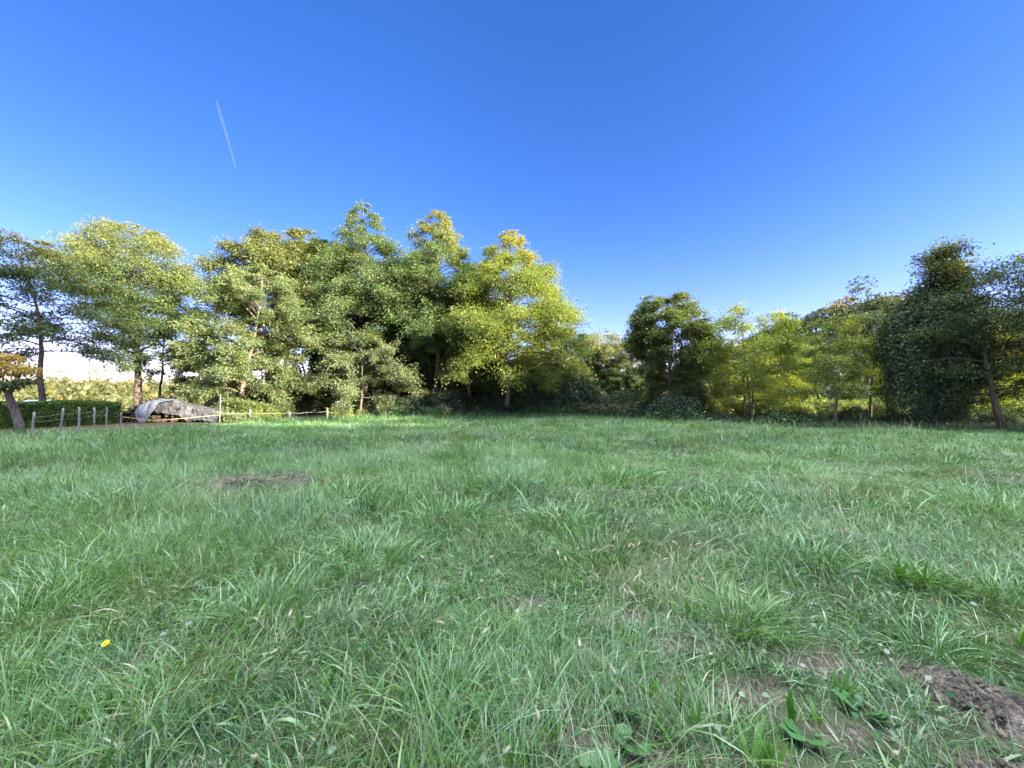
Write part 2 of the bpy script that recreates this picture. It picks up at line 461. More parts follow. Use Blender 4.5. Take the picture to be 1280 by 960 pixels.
LEAF_GAIN = 2.8
def make_tree(name, x, y, H, cb, Rr, style, colour, seed, leaves=26000, size=.24, nl=34, lean=(0, 0), flat=.35, spread=.28,
              tilt=.55, droop=.3, trunk_r=None, autumn_fn=None, bark=None, rise=.45, sag=.5, bareness=0.0, stems=1, shift=(0, 0), aspect=.42, vert=.45):
    """a trunk with limbs (one part) and a crown of leafy sprays on those limbs (another)"""
    r = np.random.default_rng(seed)
    rnd = random.Random(seed)
    root = empty(name, (x, y, gz1(x, y) - .03))
    tr = trunk_r or H * .013 + .04
    wood = MB()
    limbs = []
    for st in range(stems):
        off = np.array([rnd.uniform(-.5, .5), rnd.uniform(-.5, .5), 0]) * (0 if stems == 1 else 1.2)
        n = 9
        hs = np.linspace(0, H * (1 if st == 0 else rnd.uniform(.75, .95)), n)
        sway = np.cumsum(r.normal(0, H * .010, (n, 2)), axis=0); sway[0] = 0
        sp_ = np.array([rnd.uniform(-1, 1), rnd.uniform(-1, 1)]) * Rr * .35 * (stems > 1)
        T = np.stack([off[0] + sway[:, 0] + (lean[0] * H + sp_[0]) * (hs / H) ** 1.1 + shift[0] * (hs / H),
                      off[1] + sway[:, 1] + (lean[1] * H + sp_[1]) * (hs / H) ** 1.1, hs], 1)
        rad = tr * (1 - .93 * (hs / hs[-1]) ** .8) * (1 if stems == 1 else .7)
        rad[0] *= 1.35
        wood.tube(T, rad, 8, rough=.18)
        for k in range(nl // stems):
            u = min(1, max(0, (k + rnd.random()) / (nl // stems)))
            h = cb + (hs[-1] - cb) * u ** .92
            base = np.array([np.interp(h, hs, T[:, 0]), np.interp(h, hs, T[:, 1]), h])
            az = 2.399963 * k + rnd.uniform(-.5, .5) + st * 1.3
            L = Rr * np.interp(u, *PROF[style]) * rnd.uniform(.72, 1.12)
            el = rise * (0.55 + .9 * u) + rnd.uniform(-.12, .2)
            m = 6
            t = np.linspace(0, 1, m)
            hd = np.array([math.cos(az), math.sin(az), 0]); sd = np.array([-hd[1], hd[0], 0])
            bend = rnd.uniform(-.25, .25)
            zz = L * (math.tan(min(el, 1.15)) * t - sag * t ** 2.2 * (1 - .7 * u))
            Pm = base + hd * (L * t)[:, None] + sd * (L * bend * t ** 2)[:, None]
            mx = zz.max()
            rho = min(1.0, L / Rr)
            env = cb + (H - cb) * (.985 - (.62 * rho if style == 'cone' else .42 * rho ** 1.8)) * rnd.uniform(.86, 1.07)
            env = max(min(env, H * .985), h - .1 * L)
            if h + mx > env: zz = zz - np.linspace(0, 1, 6) ** 1.4 * (h + mx - env)
            Pm[:, 2] += zz
            Pm[:, 2] = np.maximum(Pm[:, 2], .25)
            br = max(.012, np.interp(h, hs, rad) * .45)
            wood.tube(Pm, br * (1 - .85 * t) + .006, 5, cap=False)
            limbs.append((Pm, L, hd, sd, u))
    # leafy sprays: twigs fan out in a flattened bough along each limb
    PP, OO, UU = [], [], []
    tot = sum(l[1] ** 1.5 for l in limbs)
    for (Pm, L, hd, sd, u) in limbs:
        nleaf = int(leaves * (LEAF_GAIN if y > 28 else 1.5) * L ** 1.5 / tot * rnd.uniform(.7, 1.3))
        if rnd.random() < bareness: nleaf = int(nleaf * .25)
        ntw = max(4, int(L * 4.5))
        a = r.uniform(.22, 1.0, ntw) ** .8
        idx = a * 5; i0 = np.minimum(idx.astype(int), 4); f = (idx - i0)[:, None]
        B = Pm[i0] * (1 - f) + Pm[i0 + 1] * f
        sgn = r.choice([-1, 1], ntw)
        ang = r.uniform(.25, 1.15, ntw) * sgn
        D = np.cos(ang)[:, None] * hd + np.sin(ang)[:, None] * sd
        D[:, 2] = np.clip(r.normal(.06, vert, ntw), -1.1, .8)
        tl = L * spread * r.uniform(.5, 1.4, ntw) * (1.15 - .5 * a) + .25
        E = B + D * tl[:, None]; E[:, 2] -= tl * .18
        for q in range(0, ntw, 2): wood.tube(np.stack([B[q], (B[q] + E[q]) / 2 + (0, 0, tl[q] * .06), E[q]]), [.014, .010, .004], 3, cap=False)
        k = r.integers(0, ntw, nleaf)
        s = r.uniform(.12, 1.0, nleaf)[:, None] ** .9
        sg = .14 + .11 * L * flat
        P = B[k] * (1 - s) + E[k] * s + np.clip(r.normal(0, 1, (nleaf, 3)), -1.6, 1.6) * np.array([sg, sg, sg * (.35 + .7 * vert)])
        PP.append(P); OO.append(D[k]); UU.append(np.full(nleaf, u))
    wood.build("trunk", bark or M_BARK, root)
    P = np.concatenate(PP); O = np.concatenate(OO); U = np.concatenate(UU)
    over = P[:, 2] > H * .97
    P[over, 2] = H * .97 + (P[over, 2] - H * .97) * .3
    keep = P[:, 2] > .12
    P, O, U = P[keep], O[keep], U[keep]
    au = autumn_fn(P, U, r) if autumn_fn else None
    leaf_cloud("crown", P, O, root, colour, size * (.76 if y > 28 else .82), r, tilt=tilt, droop=droop, autumn=au, aspect=aspect)
    return root

def hull_foliage(name, blobs, n, parent, colour, size, seed, shell=.35, tilt=.8, droop=.5, autumn=None, lump=.18, aspect=.6):
    """leaves on a lumpy hull made of ellipsoids (cx,cy,cz,rx,ry,rz): mostly near the surface"""
    r = np.random.default_rng(seed)
    vol = np.array([b[3] * b[4] + b[4] * b[5] + b[3] * b[5] for b in blobs]); vol = vol / vol.sum()
    PP, OO = [], []
    for b, f in zip(blobs, vol):
        k = int(n * f * 1.5)
        d = unit(r.normal(0, 1, (k, 3)))
        rad = 1 - np.abs(r.normal(0, shell, k)).clip(0, .95) + r.normal(0, .03, k)
        lumps = 1 + (fbm(d[:, 0] * 2.2 + seed, d[:, 1] * 2.2 + d[:, 2] * 2.7, seed, 3) - .5) * 2 * lump
        P = np.array(b[:3]) + d * (rad * lumps)[:, None] * np.array(b[3:])
        inside = np.zeros(k, bool)
        for c in blobs:
            if c is b: continue
            q = (P - np.array(c[:3])) / np.array(c[3:])
            inside |= (q ** 2).sum(1) < .55
        ok = (~inside) & (P[:, 2] > .03)
        PP.append(P[ok]); OO.append(d[ok])
    P = np.concatenate(PP); O = np.concatenate(OO)
    if len(P) > n:
        s = r.permutation(len(P))[:n]; P, O = P[s], O[s]
    m = len(P)
    D = unit(O * .4 + r.normal(0, .5, (m, 3)) - np.array([0, 0, droop]))
    N = unit(O + np.array([0, 0, .5]) + r.normal(0, tilt * .6, (m, 3)))
    l = size * r.uniform(.65, 1.4, m)
    V, F = leaf_quads(P - D * l[:, None] * .5, D, N, l, l * aspect)
    t = np.zeros((m, 3), np.float32)
    t[:, 0] = np.clip(.5 + r.normal(0, .22, m), 0, 1)
    t[:, 1] = np.clip((autumn(P, r) if autumn else 0) + (r.random(m) < .01) * .5, 0, 1)
    o = mesh_obj(name, V, F, M_LEAF, parent, tint=np.repeat(t, 4, axis=0))
    o.color = (*colour, 1)
    return o

# colours of foliage (albedo)
LOC = (0.124, 0.189, 0.060)      # locust green
LOCY = (0.189, 0.240, 0.042)     # yellowing locust
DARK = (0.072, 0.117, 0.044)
OLIVE = (0.143, 0.172, 0.055)
OAK = (0.098, 0.137, 0.036)
LIME = (.225, .285, .046)
PALE = (0.195, 0.215, 0.091)
ORANGE = (.24, .15, .03)

def T(name, px, d, top, half, bottom, style, colour, seed, label, cat="tree", group=None, **kw):
    x = px2(px, d); H = pz(top, d); cb = max(.3, pz(bottom, d)); Rr = half / 480.0 * d
    o = make_tree(name, x, d, H, cb, Rr, style, colour, seed, **kw)
    return tag(o, label, cat, group)

def top_autumn_sun(level, amt, side=0):
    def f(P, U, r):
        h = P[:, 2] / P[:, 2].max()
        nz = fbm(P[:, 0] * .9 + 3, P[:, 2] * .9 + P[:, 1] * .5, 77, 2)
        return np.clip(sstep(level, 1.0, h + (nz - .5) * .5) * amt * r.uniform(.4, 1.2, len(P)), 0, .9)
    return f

# --- left: leaning trunk with orange leaves, tiered dark tree, tall yellow-topped tree
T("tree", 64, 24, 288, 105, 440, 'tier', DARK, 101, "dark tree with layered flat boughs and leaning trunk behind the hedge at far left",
  leaves=36000, size=.20, nl=44, lean=(-.22, 0), vert=.3, flat=.34, spread=.34, rise=.22, sag=.18, tilt=.35, droop=.1, autumn_fn=top_autumn_sun(.8, .35))
def small_tree():
    x, y = px2(29, 17.0), 17.0
    root = empty("small_tree", (x, y, gz1(x, y)))
    tag(root, "small leaning tree with twisted trunk and orange-yellow leaves in front of the hedge", "tree")
    m = MB()
    m.tube([(0, 0, -.15), (-.12, 0, .5), (-.33, .02, 1.0), (-.55, .03, 1.5), (-.72, 0, 1.95)], [.19, .155, .135, .13, .10], 9, rough=.25)
    for q, e in enumerate([(-1.5, .2, 2.6), (-1.1, -.4, 3.0), (-.2, .1, 2.7), (.25, -.2, 2.35), (-1.7, -.2, 2.2), (-.6, .5, 2.9)]):
        b_ = np.array((-.62, .02, 1.6 + .06 * q)); e = np.array(e)
        m.tube([b_, b_ * .5 + e * .5 + (0, 0, .12), e], [.06, .04, .012], 6)
    m.build("trunk", M_BARK, root)
    hull_foliage("crown", [(-1.0, 0, 3.0, .9, .8, .42), (-.25, .1, 2.85, .85, .7, .36), (-1.7, .1, 2.8, .8, .7, .42), (-.55, -.2, 2.2, .8, .6, .25), (-1.4, -.1, 2.05, .6, .6, .28), (.1, 0, 2.35, .5, .5, .2), (-.9, .2, 3.4, .6, .5, .28), (-2.4, .1, 2.9, .8, .7, .5), (-2.2, 0, 2.3, .7, .7, .4)],
                 8500, root, (.075, .12, .045), .12, 102, shell=.8, lump=.5, droop=.3,
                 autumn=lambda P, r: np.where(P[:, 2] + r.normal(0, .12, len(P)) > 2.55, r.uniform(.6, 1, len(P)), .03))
small_tree()
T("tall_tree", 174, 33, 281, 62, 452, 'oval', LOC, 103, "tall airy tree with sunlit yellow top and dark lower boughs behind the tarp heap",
  leaves=25000, size=.21, nl=80, spread=.30, rise=1.0, sag=.45, vert=.52, trunk_r=.34, autumn_fn=top_autumn_sun(.5, .26), flat=.5, tilt=.8)  # yellow of the top leaves stands in for sun on the crown
T("slim_tree", 199, 33.5, 372, 60, 470, 'oval', LOC, 104, "shorter slim tree with grey green feathery boughs right of the tall airy tree",
  leaves=13000, size=.22, nl=28, trunk_r=.14)
# --- the big clump
T("locust_tree", 292, 31, 328, 74, 512, 'low', (.175, .225, .090), 105, "bushy locust with pale sunlit boughs drooping to the fence, reddish trunk",
  leaves=36000, size=.22, nl=48, flat=.24, spread=.34, rise=.55, sag=.85, tilt=.7, bark=M_BARK_L, shift=(1.6, 0))
T("broad_tree", 352, 40, 296, 74, 440, 'round', OLIVE, 106, "broad round-topped olive brown tree behind the pale drooping locust",
  leaves=38000, size=.26, nl=56, spread=.32, autumn_fn=top_autumn_sun(.6, .08), vert=.48, rise=.6, sag=.3, aspect=.6)
T("locust_tree", 456, 38, 246, 80, 470, 'cone', (.125, .180, .065), 107, "tallest locust of the clump with dark middle and narrow top",
  leaves=42000, size=.24, nl=84, spread=.30, flat=.4, rise=.75, sag=.65, tilt=.7, vert=.42)
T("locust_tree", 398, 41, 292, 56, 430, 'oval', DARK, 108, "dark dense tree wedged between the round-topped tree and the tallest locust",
  leaves=24000, size=.25, nl=44, autumn_fn=top_autumn_sun(.7, .05))
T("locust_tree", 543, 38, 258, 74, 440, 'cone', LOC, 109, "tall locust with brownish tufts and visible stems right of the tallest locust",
  leaves=36000, size=.24, nl=78, spread=.30, flat=.4, rise=.75, sag=.65, tilt=.7, vert=.42, autumn_fn=top_autumn_sun(.62, .3))
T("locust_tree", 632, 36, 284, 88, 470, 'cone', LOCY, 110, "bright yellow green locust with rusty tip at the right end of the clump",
  leaves=44000, size=.24, nl=84, spread=.32, flat=.4, rise=.7, sag=.7, tilt=.7, vert=.42, autumn_fn=top_autumn_sun(.72, .45))
T("locust_tree", 452, 32.5, 415, 66, 500, 'low', (.190, .235, .110), 111, "low locust reaching pale sunlit boughs over the dark hollow at the meadow edge",
  leaves=8500, size=.21, nl=16, flat=.2, rise=.28, sag=.55, trunk_r=.12, spread=.34)
T("locust_tree", 590, 36.5, 350, 60, 480, 'locust', (.145, .195, .06), 112, "middle height locust filling between the brown-tufted and the yellow green locust",
  leaves=22000, size=.24, nl=40)
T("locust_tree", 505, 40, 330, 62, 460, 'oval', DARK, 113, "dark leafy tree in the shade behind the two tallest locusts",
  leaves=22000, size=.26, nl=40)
# --- middle gap
T("sapling", 716, 42, 408, 34, 490, 'oval', LOC, 114, "small feathery tree just right of the yellow green locust", leaves=9000, size=.25, nl=26, trunk_r=.10)
T("sapling", 757, 43, 416, 40, 480, 'vase', PALE, 115, "wispy pale sapling with thin stems in the gap of the tree line",
  leaves=6500, size=.22, nl=34, stems=3, trunk_r=.10, rise=.9, sag=.1)
T("sapling", 790, 40, 428, 30, 480, 'vase', PALE, 116, "thin straw coloured sapling left of the dense oak", leaves=4500, size=.22, nl=24, stems=2, trunk_r=.09, rise=.9, sag=.1)
T("oak_tree", 841, 29.5, 366, 48, 500, 'round', OAK, 117, "dense dark green oak standing alone above the shrubs right of the gap",
  leaves=26000, size=.20, nl=54, spread=.32, rise=.7, sag=.2, aspect=.65, tilt=.8, vert=.55, flat=.32, bareness=.2)
T("locust_tree", 930, 27.5, 380, 58, 510, 'oval', LIME, 118, "backlit bright lime locust with thin forked stems",
  leaves=21000, size=.19, nl=52, stems=3, trunk_r=.13, spread=.28, rise=.5, sag=.4)
T("locust_tree", 972, 33, 415, 32, 510, 'oval', LIME, 119, "narrow yellow green tree behind the bright lime locust's right side",
  leaves=12000, size=.2, nl=30)
# --- right side
T("young_tree", 1044, 21.8, 392, 50, 500, 'tier', (.165, .215, .036), 120, "young tree with bare lower trunk and tiered yellow green boughs before the hill",
  leaves=8000, size=.16, nl=20, trunk_r=.10, rise=.25, sag=.2, flat=.18, lean=(-.03, 0))
T("young_tree", 1085, 23.5, 388, 36, 480, 'oval', (.155, .20, .04), 121, "slim young tree left of the vine covered tree",
  leaves=8500, size=.17, nl=24, trunk_r=.09)
T("leaning_tree", 1252, 19.3, 338, 90, 500, 'oval', (.050, .085, .028), 122, "open tree with dark leaning trunk and layered boughs right of the vine covered tree",
  leaves=15000, size=.16, nl=36, trunk_r=.15, lean=(-.10, .02), rise=.3, sag=.25, flat=.32, bareness=.2)
T("locust_tree", 1335, 18.5, 296, 100, 480, 'oval', (.060, .095, .035), 123, "feathery locust cut by the picture's right edge",
  leaves=16000, size=.17, nl=36, rise=.45, sag=.5, flat=.35)
# vine covered tree: a trunk hidden under a hanging blanket of vine, a locust top breaking through
vx, vy = px2(1165, 20.8), 20.8
vt = empty("vine_covered_tree", (vx, vy, gz1(vx, vy)))
tag(vt, "dark tree smothered by hanging vines with leafy tip breaking through its top", "tree")
b = MB(); b.tube([(0, 0, -.1), (.1, 0, 2), (.05, .1, 5), (.3, 0, 9.2)], [.26, .2, .15, .03], 8, rough=.2)
for k in range(10):
    a = k * 2.4; L = 1.6
    b.tube([(0, 0, 2.2 + k * .5), (math.cos(a) * L * .6, math.sin(a) * L * .6, 2.9 + k * .5), (math.cos(a) * L, math.sin(a) * L, 3 + k * .5)], [.05, .04, .01], 5)
b.build("trunk", M_BARK, vt)
vr = random.Random(12)
vb = [(-1.25, 0, 4.3, .95, 1.1, 2.4), (-.5, 0, 5.3, 1.15, 1.25, 2.15), (.6, .2, 5.4, 1.15, 1.25, 2.1), (1.6, .3, 4.2, .9, 1.0, 1.7)]
vb += [(-1.65, 0, 1.7, .75, .9, 1.7), (-.7, -.5, 1.4, 1.0, .8, 1.4), (.8, -.2, 1.5, 1.0, 1.0, 1.5), (-1.75, -.1, 3.6, .7, .8, 1.9), (-1.55, .1, 5.6, .7, .8, 1.0)]
for q in range(38):                       # hanging curtains and bulges
    u = vr.uniform(-1.9, 2.0); top = 6.2 + 1.2 * (u + 1.9) / 3.9 - (0.9 if u < -1.5 else 0)
    hh = vr.uniform(.7, 1.9)
    vb.append((u, vr.uniform(-1.3, .9), vr.uniform(1.5, top - hh * .6), vr.uniform(.3, .85), vr.uniform(.3, .85), hh))
hull_foliage("vines", vb, 52000, vt, (.055, .092, .040), .12, 131, shell=.36, tilt=.8, droop=1.0, lump=.42, aspect=.75)
r_ = np.random.default_rng(5)
n_ = 9000
c_ = r_.choice(9, n_)
cen = np.stack([np.array([.5, 1.1, .1, .8, 1.6, .4, 1.2, 1.9, .2]), r_.uniform(-.5, .5, 9), np.array([9.2, 8.6, 8.4, 9.5, 8.3, 7.9, 7.7, 7.6, 7.4])], 1)
P_ = cen[c_] + r_.normal(0, 1, (n_, 3)) * np.array([.42, .42, .28])
leaf_cloud("crown", P_, unit(P_ - np.array([.8, 0, 8])), vt, (.085, .110, .035), .16, r_)

# --- the shaded wood behind the clump: copies of three trees
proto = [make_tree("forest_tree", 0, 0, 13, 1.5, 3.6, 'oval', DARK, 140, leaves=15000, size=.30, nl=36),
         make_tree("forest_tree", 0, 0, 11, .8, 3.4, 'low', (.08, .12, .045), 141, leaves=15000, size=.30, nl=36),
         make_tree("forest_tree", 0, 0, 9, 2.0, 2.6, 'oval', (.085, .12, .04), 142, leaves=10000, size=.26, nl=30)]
used = [False] * 3
def forest(i, x, y, s, label, group, rz):
    if used[i]: o = copy_tree(proto[i])
    else: o = proto[i]; used[i] = True
    o.location = (x, y, gz1(x, y) - .05); o.scale = (s, s, s * random.uniform(.92, 1.08)); o.rotation_euler = (0, 0, rz)
    tag(o, label, "tree", group)
    return o
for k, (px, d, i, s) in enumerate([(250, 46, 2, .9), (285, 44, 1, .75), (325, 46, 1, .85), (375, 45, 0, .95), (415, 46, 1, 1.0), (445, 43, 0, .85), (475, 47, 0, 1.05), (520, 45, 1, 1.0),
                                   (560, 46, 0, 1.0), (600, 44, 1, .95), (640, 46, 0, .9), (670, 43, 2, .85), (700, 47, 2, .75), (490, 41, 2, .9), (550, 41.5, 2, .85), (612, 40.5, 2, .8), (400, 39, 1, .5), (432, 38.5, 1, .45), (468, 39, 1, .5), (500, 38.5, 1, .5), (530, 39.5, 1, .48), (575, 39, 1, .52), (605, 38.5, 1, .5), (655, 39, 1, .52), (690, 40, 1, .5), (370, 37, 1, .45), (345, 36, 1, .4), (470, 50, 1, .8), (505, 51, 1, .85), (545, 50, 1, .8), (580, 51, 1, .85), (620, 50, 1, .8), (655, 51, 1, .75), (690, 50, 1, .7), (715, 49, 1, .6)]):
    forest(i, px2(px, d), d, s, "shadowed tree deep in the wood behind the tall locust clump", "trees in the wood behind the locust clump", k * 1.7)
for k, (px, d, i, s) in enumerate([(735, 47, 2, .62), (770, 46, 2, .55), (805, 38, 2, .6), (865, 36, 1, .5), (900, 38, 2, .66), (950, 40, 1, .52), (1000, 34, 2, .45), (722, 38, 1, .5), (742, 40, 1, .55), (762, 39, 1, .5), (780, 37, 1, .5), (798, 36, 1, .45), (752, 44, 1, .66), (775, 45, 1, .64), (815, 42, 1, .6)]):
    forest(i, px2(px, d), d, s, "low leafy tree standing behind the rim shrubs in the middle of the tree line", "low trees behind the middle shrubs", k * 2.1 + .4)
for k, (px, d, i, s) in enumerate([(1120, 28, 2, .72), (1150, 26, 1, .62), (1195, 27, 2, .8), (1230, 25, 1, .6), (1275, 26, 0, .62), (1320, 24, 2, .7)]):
    o = forest(i, px2(px, d), d, s, "tree coloured yellow green as if backlit behind the vine covered tree", "backlit trees behind the vine covered tree", k * 1.3 + 1)
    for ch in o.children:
        if ch.name.startswith("crown"): ch.color = (.16, .20, .024, 1)  # bright lime put on the leaves in place of light from behind

for k, (x, y, i, s) in enumerate([(36, 9, 0, .9), (38, 10.5, 1, .95), (41, 6, 0, 1.1), (37, 3, 1, 1.0), (45, 1, 0, 1.1), (40, -3, 1, 1.0), (46, -8, 0, 1.1), (36, -9, 1, 1.0), (48, 5, 0, 1.35), (51, 0, 0, 1.3), (49, -5, 0, 1.38), (52, -10, 0, 1.32), (49, -14, 0, 1.4), (51, -19, 0, 1.35), (49, -24, 0, 1.38), (52, -29, 0, 1.35), (38, -15, 1, 1.1), (40, -21, 1, 1.1), (39, -27, 1, 1.1)]):  # unseen rows added to shade the grass and the right-hand trees
    forest(i, x, y, s, "dense unseen tree added beyond the right edge to shade the meadow", "trees along the meadow's right side", k * 1.9)

# --- shrubs along the rim
def make_shrub(seed, colour, w, h, n, size=.14):
    root = empty("shrub", (0, 0, 0))
    r = random.Random(seed)
    m = MB()
    for k in range(9):
        a = r.uniform(0, 6.28); l = r.uniform(.3, .8) * w
        m.tube([(0, 0, -.1), (math.cos(a) * l * .5, math.sin(a) * l * .5, h * .5), (math.cos(a) * l, math.sin(a) * l, h * r.uniform(.7, 1.0))], [.03, .02, .006], 5)
    m.build("stems", M_BARK, root)
    bl = [(r.uniform(-.5, .5) * w, r.uniform(-.4, .4) * w, h * r.uniform(.3, .6), w * r.uniform(.4, .65), w * r.uniform(.4, .6), h * r.uniform(.35, .5)) for _ in range(6)]
    hull_foliage("foliage", bl, n, root, colour, size, seed, shell=.4, lump=.35, droop=.25)
    return root
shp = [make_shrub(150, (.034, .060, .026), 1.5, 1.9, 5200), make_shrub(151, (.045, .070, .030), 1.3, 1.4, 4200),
       make_shrub(152, (.040, .068, .034), 1.7, 2.6, 6500), make_shrub(153, (.16, .205, .042), 1.3, 1.7, 4600), make_shrub(154, (.20, .25, .048), 1.2, 1.5, 4200)]  # last two get bright lime leaves, sunlight put into their colour
sused = [False] * 5
def shrub(i, x, y, s, label, group, rz, sz=None):
    if sused[i]: o = copy_tree(shp[i])
    else: o = shp[i]; sused[i] = True
    o.location = (x, y, gz1(x, y) - .05); o.scale = (s, s, sz or s); o.rotation_euler = (0, 0, rz)
    tag(o, label, "shrub", group)
k = 0
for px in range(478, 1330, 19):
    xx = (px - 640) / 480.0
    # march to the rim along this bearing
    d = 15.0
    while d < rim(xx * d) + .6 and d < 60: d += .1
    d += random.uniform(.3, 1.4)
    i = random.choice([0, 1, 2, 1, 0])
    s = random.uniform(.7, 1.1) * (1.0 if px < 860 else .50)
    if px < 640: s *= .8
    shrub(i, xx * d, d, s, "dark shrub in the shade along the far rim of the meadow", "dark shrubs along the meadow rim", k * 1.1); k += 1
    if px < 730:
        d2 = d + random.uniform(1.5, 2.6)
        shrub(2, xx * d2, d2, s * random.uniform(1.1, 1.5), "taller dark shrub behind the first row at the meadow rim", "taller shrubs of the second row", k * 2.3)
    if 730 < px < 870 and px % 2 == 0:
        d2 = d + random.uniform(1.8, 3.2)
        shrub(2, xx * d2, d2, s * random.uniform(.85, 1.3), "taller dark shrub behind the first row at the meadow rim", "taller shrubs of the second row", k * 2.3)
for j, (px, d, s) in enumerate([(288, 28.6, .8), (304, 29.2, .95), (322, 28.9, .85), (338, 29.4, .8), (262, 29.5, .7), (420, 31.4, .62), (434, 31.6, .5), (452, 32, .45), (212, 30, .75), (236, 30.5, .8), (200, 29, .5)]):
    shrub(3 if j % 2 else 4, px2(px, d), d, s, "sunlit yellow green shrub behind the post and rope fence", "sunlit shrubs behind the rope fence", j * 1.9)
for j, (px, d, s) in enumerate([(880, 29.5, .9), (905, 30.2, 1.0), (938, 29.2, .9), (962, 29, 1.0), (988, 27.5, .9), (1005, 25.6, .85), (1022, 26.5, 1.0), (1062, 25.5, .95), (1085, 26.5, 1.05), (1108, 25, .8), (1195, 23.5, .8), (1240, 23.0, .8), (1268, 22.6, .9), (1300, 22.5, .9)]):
    shrub(4 if j % 3 else 3, px2(px, d), d, s * 1.1, "lime shrub coloured as if backlit behind the dark rim shrubs", "backlit shrubs on the right", j * 2.7)

# --- wooded hills far off: one mass of crowns
def far_wood(name, pts, colour, seed, per, rad, size):
    r = np.random.default_rng(seed)
    n = len(pts)
    P = np.repeat(pts, per, axis=0)
    d = unit(r.normal(0, 1, (n * per, 3))); d[:, 2] = np.abs(d[:, 2]) * 1.15 - .2
    rr = np.repeat(rad * r.uniform(.7, 1.3, n), per)
    P = P + np.repeat(np.stack([np.zeros(n), np.zeros(n), r.exponential(rad * .45, n)], 1), per, axis=0) + d * (rr * r.uniform(.75, 1.05, n * per))[:, None] + np.array([0, 0, rad * .5])
    D = unit(d + r.normal(0, .6, d.shape)); N = unit(d + r.normal(0, .5, d.shape))
    l = size * r.uniform(.7, 1.4, len(P))
    V, F = leaf_quads(P, D, N, l, l * .7)
    t = np.zeros((len(P), 3), np.float32)
    tr = np.repeat(r.normal(0, .22, n), per)
    t[:, 0] = np.clip(.5 + tr + r.normal(0, .12, len(P)), 0, 1)
    t[:, 1] = np.repeat((r.random(n) < .12) * r.uniform(.1, .35, n), per)
    o = mesh_obj(name, V, F, M_LEAF, None, tint=np.repeat(t, 4, axis=0)); o.color = (*colour, 1)
    return tag(o, kind="stuff")
r_ = np.random.default_rng(77)
n = 900
ax = r_.uniform(80, 290, n); ay = r_.uniform(95, 280, n)
far_wood("hillside_wood", np.stack([ax, ay, gz(ax, ay)], 1), (.048, .068, .036), 160, 130, 4.4, 1.2)
n = 1300
an = r_.uniform(R(-66), R(34), n); dn = r_.uniform(110, 400, n)
ax = np.sin(an) * dn; ay = np.cos(an) * dn
far_wood("distant_wood", np.stack([ax, ay, gz(ax, ay) - 1.6], 1), (.125, .130, .045), 161, 90, 3.0, 1.0)
n = 260
ax = r_.uniform(64, 104, n); ay = r_.uniform(-110, -34, n)
far_wood("shade_ridge_wood", np.stack([ax, ay, gz(ax, ay)], 1), (.06, .085, .03), 162, 90, 3.6, 1.4)  # crowns on the added unseen ridge, raising its shade on the meadow

# ------------------------------------------------------------------ hedge, fences, tarp heap, shed
def hedge():
    A = np.array([px2(-80, 18.0), 18.2]); B = np.array([px2(152, 25.2), 25.2])
    ln = np.linalg.norm(B - A); ang = math.atan2(B[1] - A[1], B[0] - A[0])
    root = empty("hedge", (A[0], A[1], gz1(*A) - .03), ang)
    tag(root, "long clipped green hedge with flat top behind the wooden posts", "hedge")
    h, w = 1.42, 1.1
    m = MB(); m.box((.15, .18, 0), (ln - .15, w - .18, h - .16)); m.build("branches", M_CORE, root, smooth=False)
    r = np.random.default_rng(9)
    def face(n, f):
        return f(r.random(n), r.random(n))
    P = np.concatenate([face(30000, lambda a, b: np.stack([a * ln, r.normal(.06, .07, len(a)), b * h], 1)),
                        face(14000, lambda a, b: np.stack([a * ln, b * w, h + r.normal(-.03, .05, len(a))], 1)),
                        face(3500, lambda a, b: np.stack([ln + r.normal(-.05, .06, len(a)), a * w, b * h], 1)),
                        face(6000, lambda a, b: np.stack([a * ln, w + r.normal(-.05, .06, len(a)), b * h], 1))])
    P[:, 1] += (fbm(P[:, 0] * .9, P[:, 2] * 1.4, 4) - .5) * .35
    P[:, 2] += (fbm(P[:, 0] * .7, P[:, 1], 14) - .5) * .16
    O = r.normal(0, 1, P.shape) + np.array([0, -.8, .3])
    leaf_cloud("foliage", P, unit(O), root, (.16, .27, .06), .10, r, tilt=.9, droop=.2, aspect=.6)
hedge()

def post_fence():
    spec = [(44, 15.6, 515, 2), (77, 15.9, 510, 6), (100, 16.8, 509, 2), (120, 20.8, 509.5, 0), (135, 22.6, 509.5, 0.5), (152.5, 23.2, 515, 1.5)]
    pts = [(px2(p, d), d) for (p, d, t, l) in spec]
    root = empty("wooden_fence", (pts[0][0], pts[0][1], gz1(*pts[0])))
    tag(root, "row of crooked weathered wooden posts with thin wire before the hedge", "fence")
    o0 = np.array(root.location)
    r = random.Random(3); tops = []
    for (p, d, t, l), (x, y) in zip(spec, pts):
        z = gz1(x, y); hh = pz(t, d) - z
        lx = l / 480 * d * .8
        m = MB()
        zz = np.linspace(-.15, hh, 7)
        c = [(x + lx * max(0, q) / hh + r.uniform(-.02, .02) - o0[0], y - .05 * max(0, q) + r.uniform(-.02, .02) - o0[1], z + q - o0[2]) for q in zz]
        m.tube(c, [.036 + r.uniform(-.008, .008) for _ in zz], 8, rough=.22)
        m.build("post", M_POST, root); tops.append(c)
    m = MB()
    for a, b_ in zip(tops[:-1], tops[1:]):
        for i in (4, 5):
            A = np.array(a[i]); B = np.array(b_[i]); q = [A * (1 - u) + B * u - np.array([0, 0, .12 * u * (1 - u)]) for u in np.linspace(0, 1, 7)]
            m.tube(q, .004, 4, cap=False)
    m.build("wire", M_WIRE, root)
post_fence()

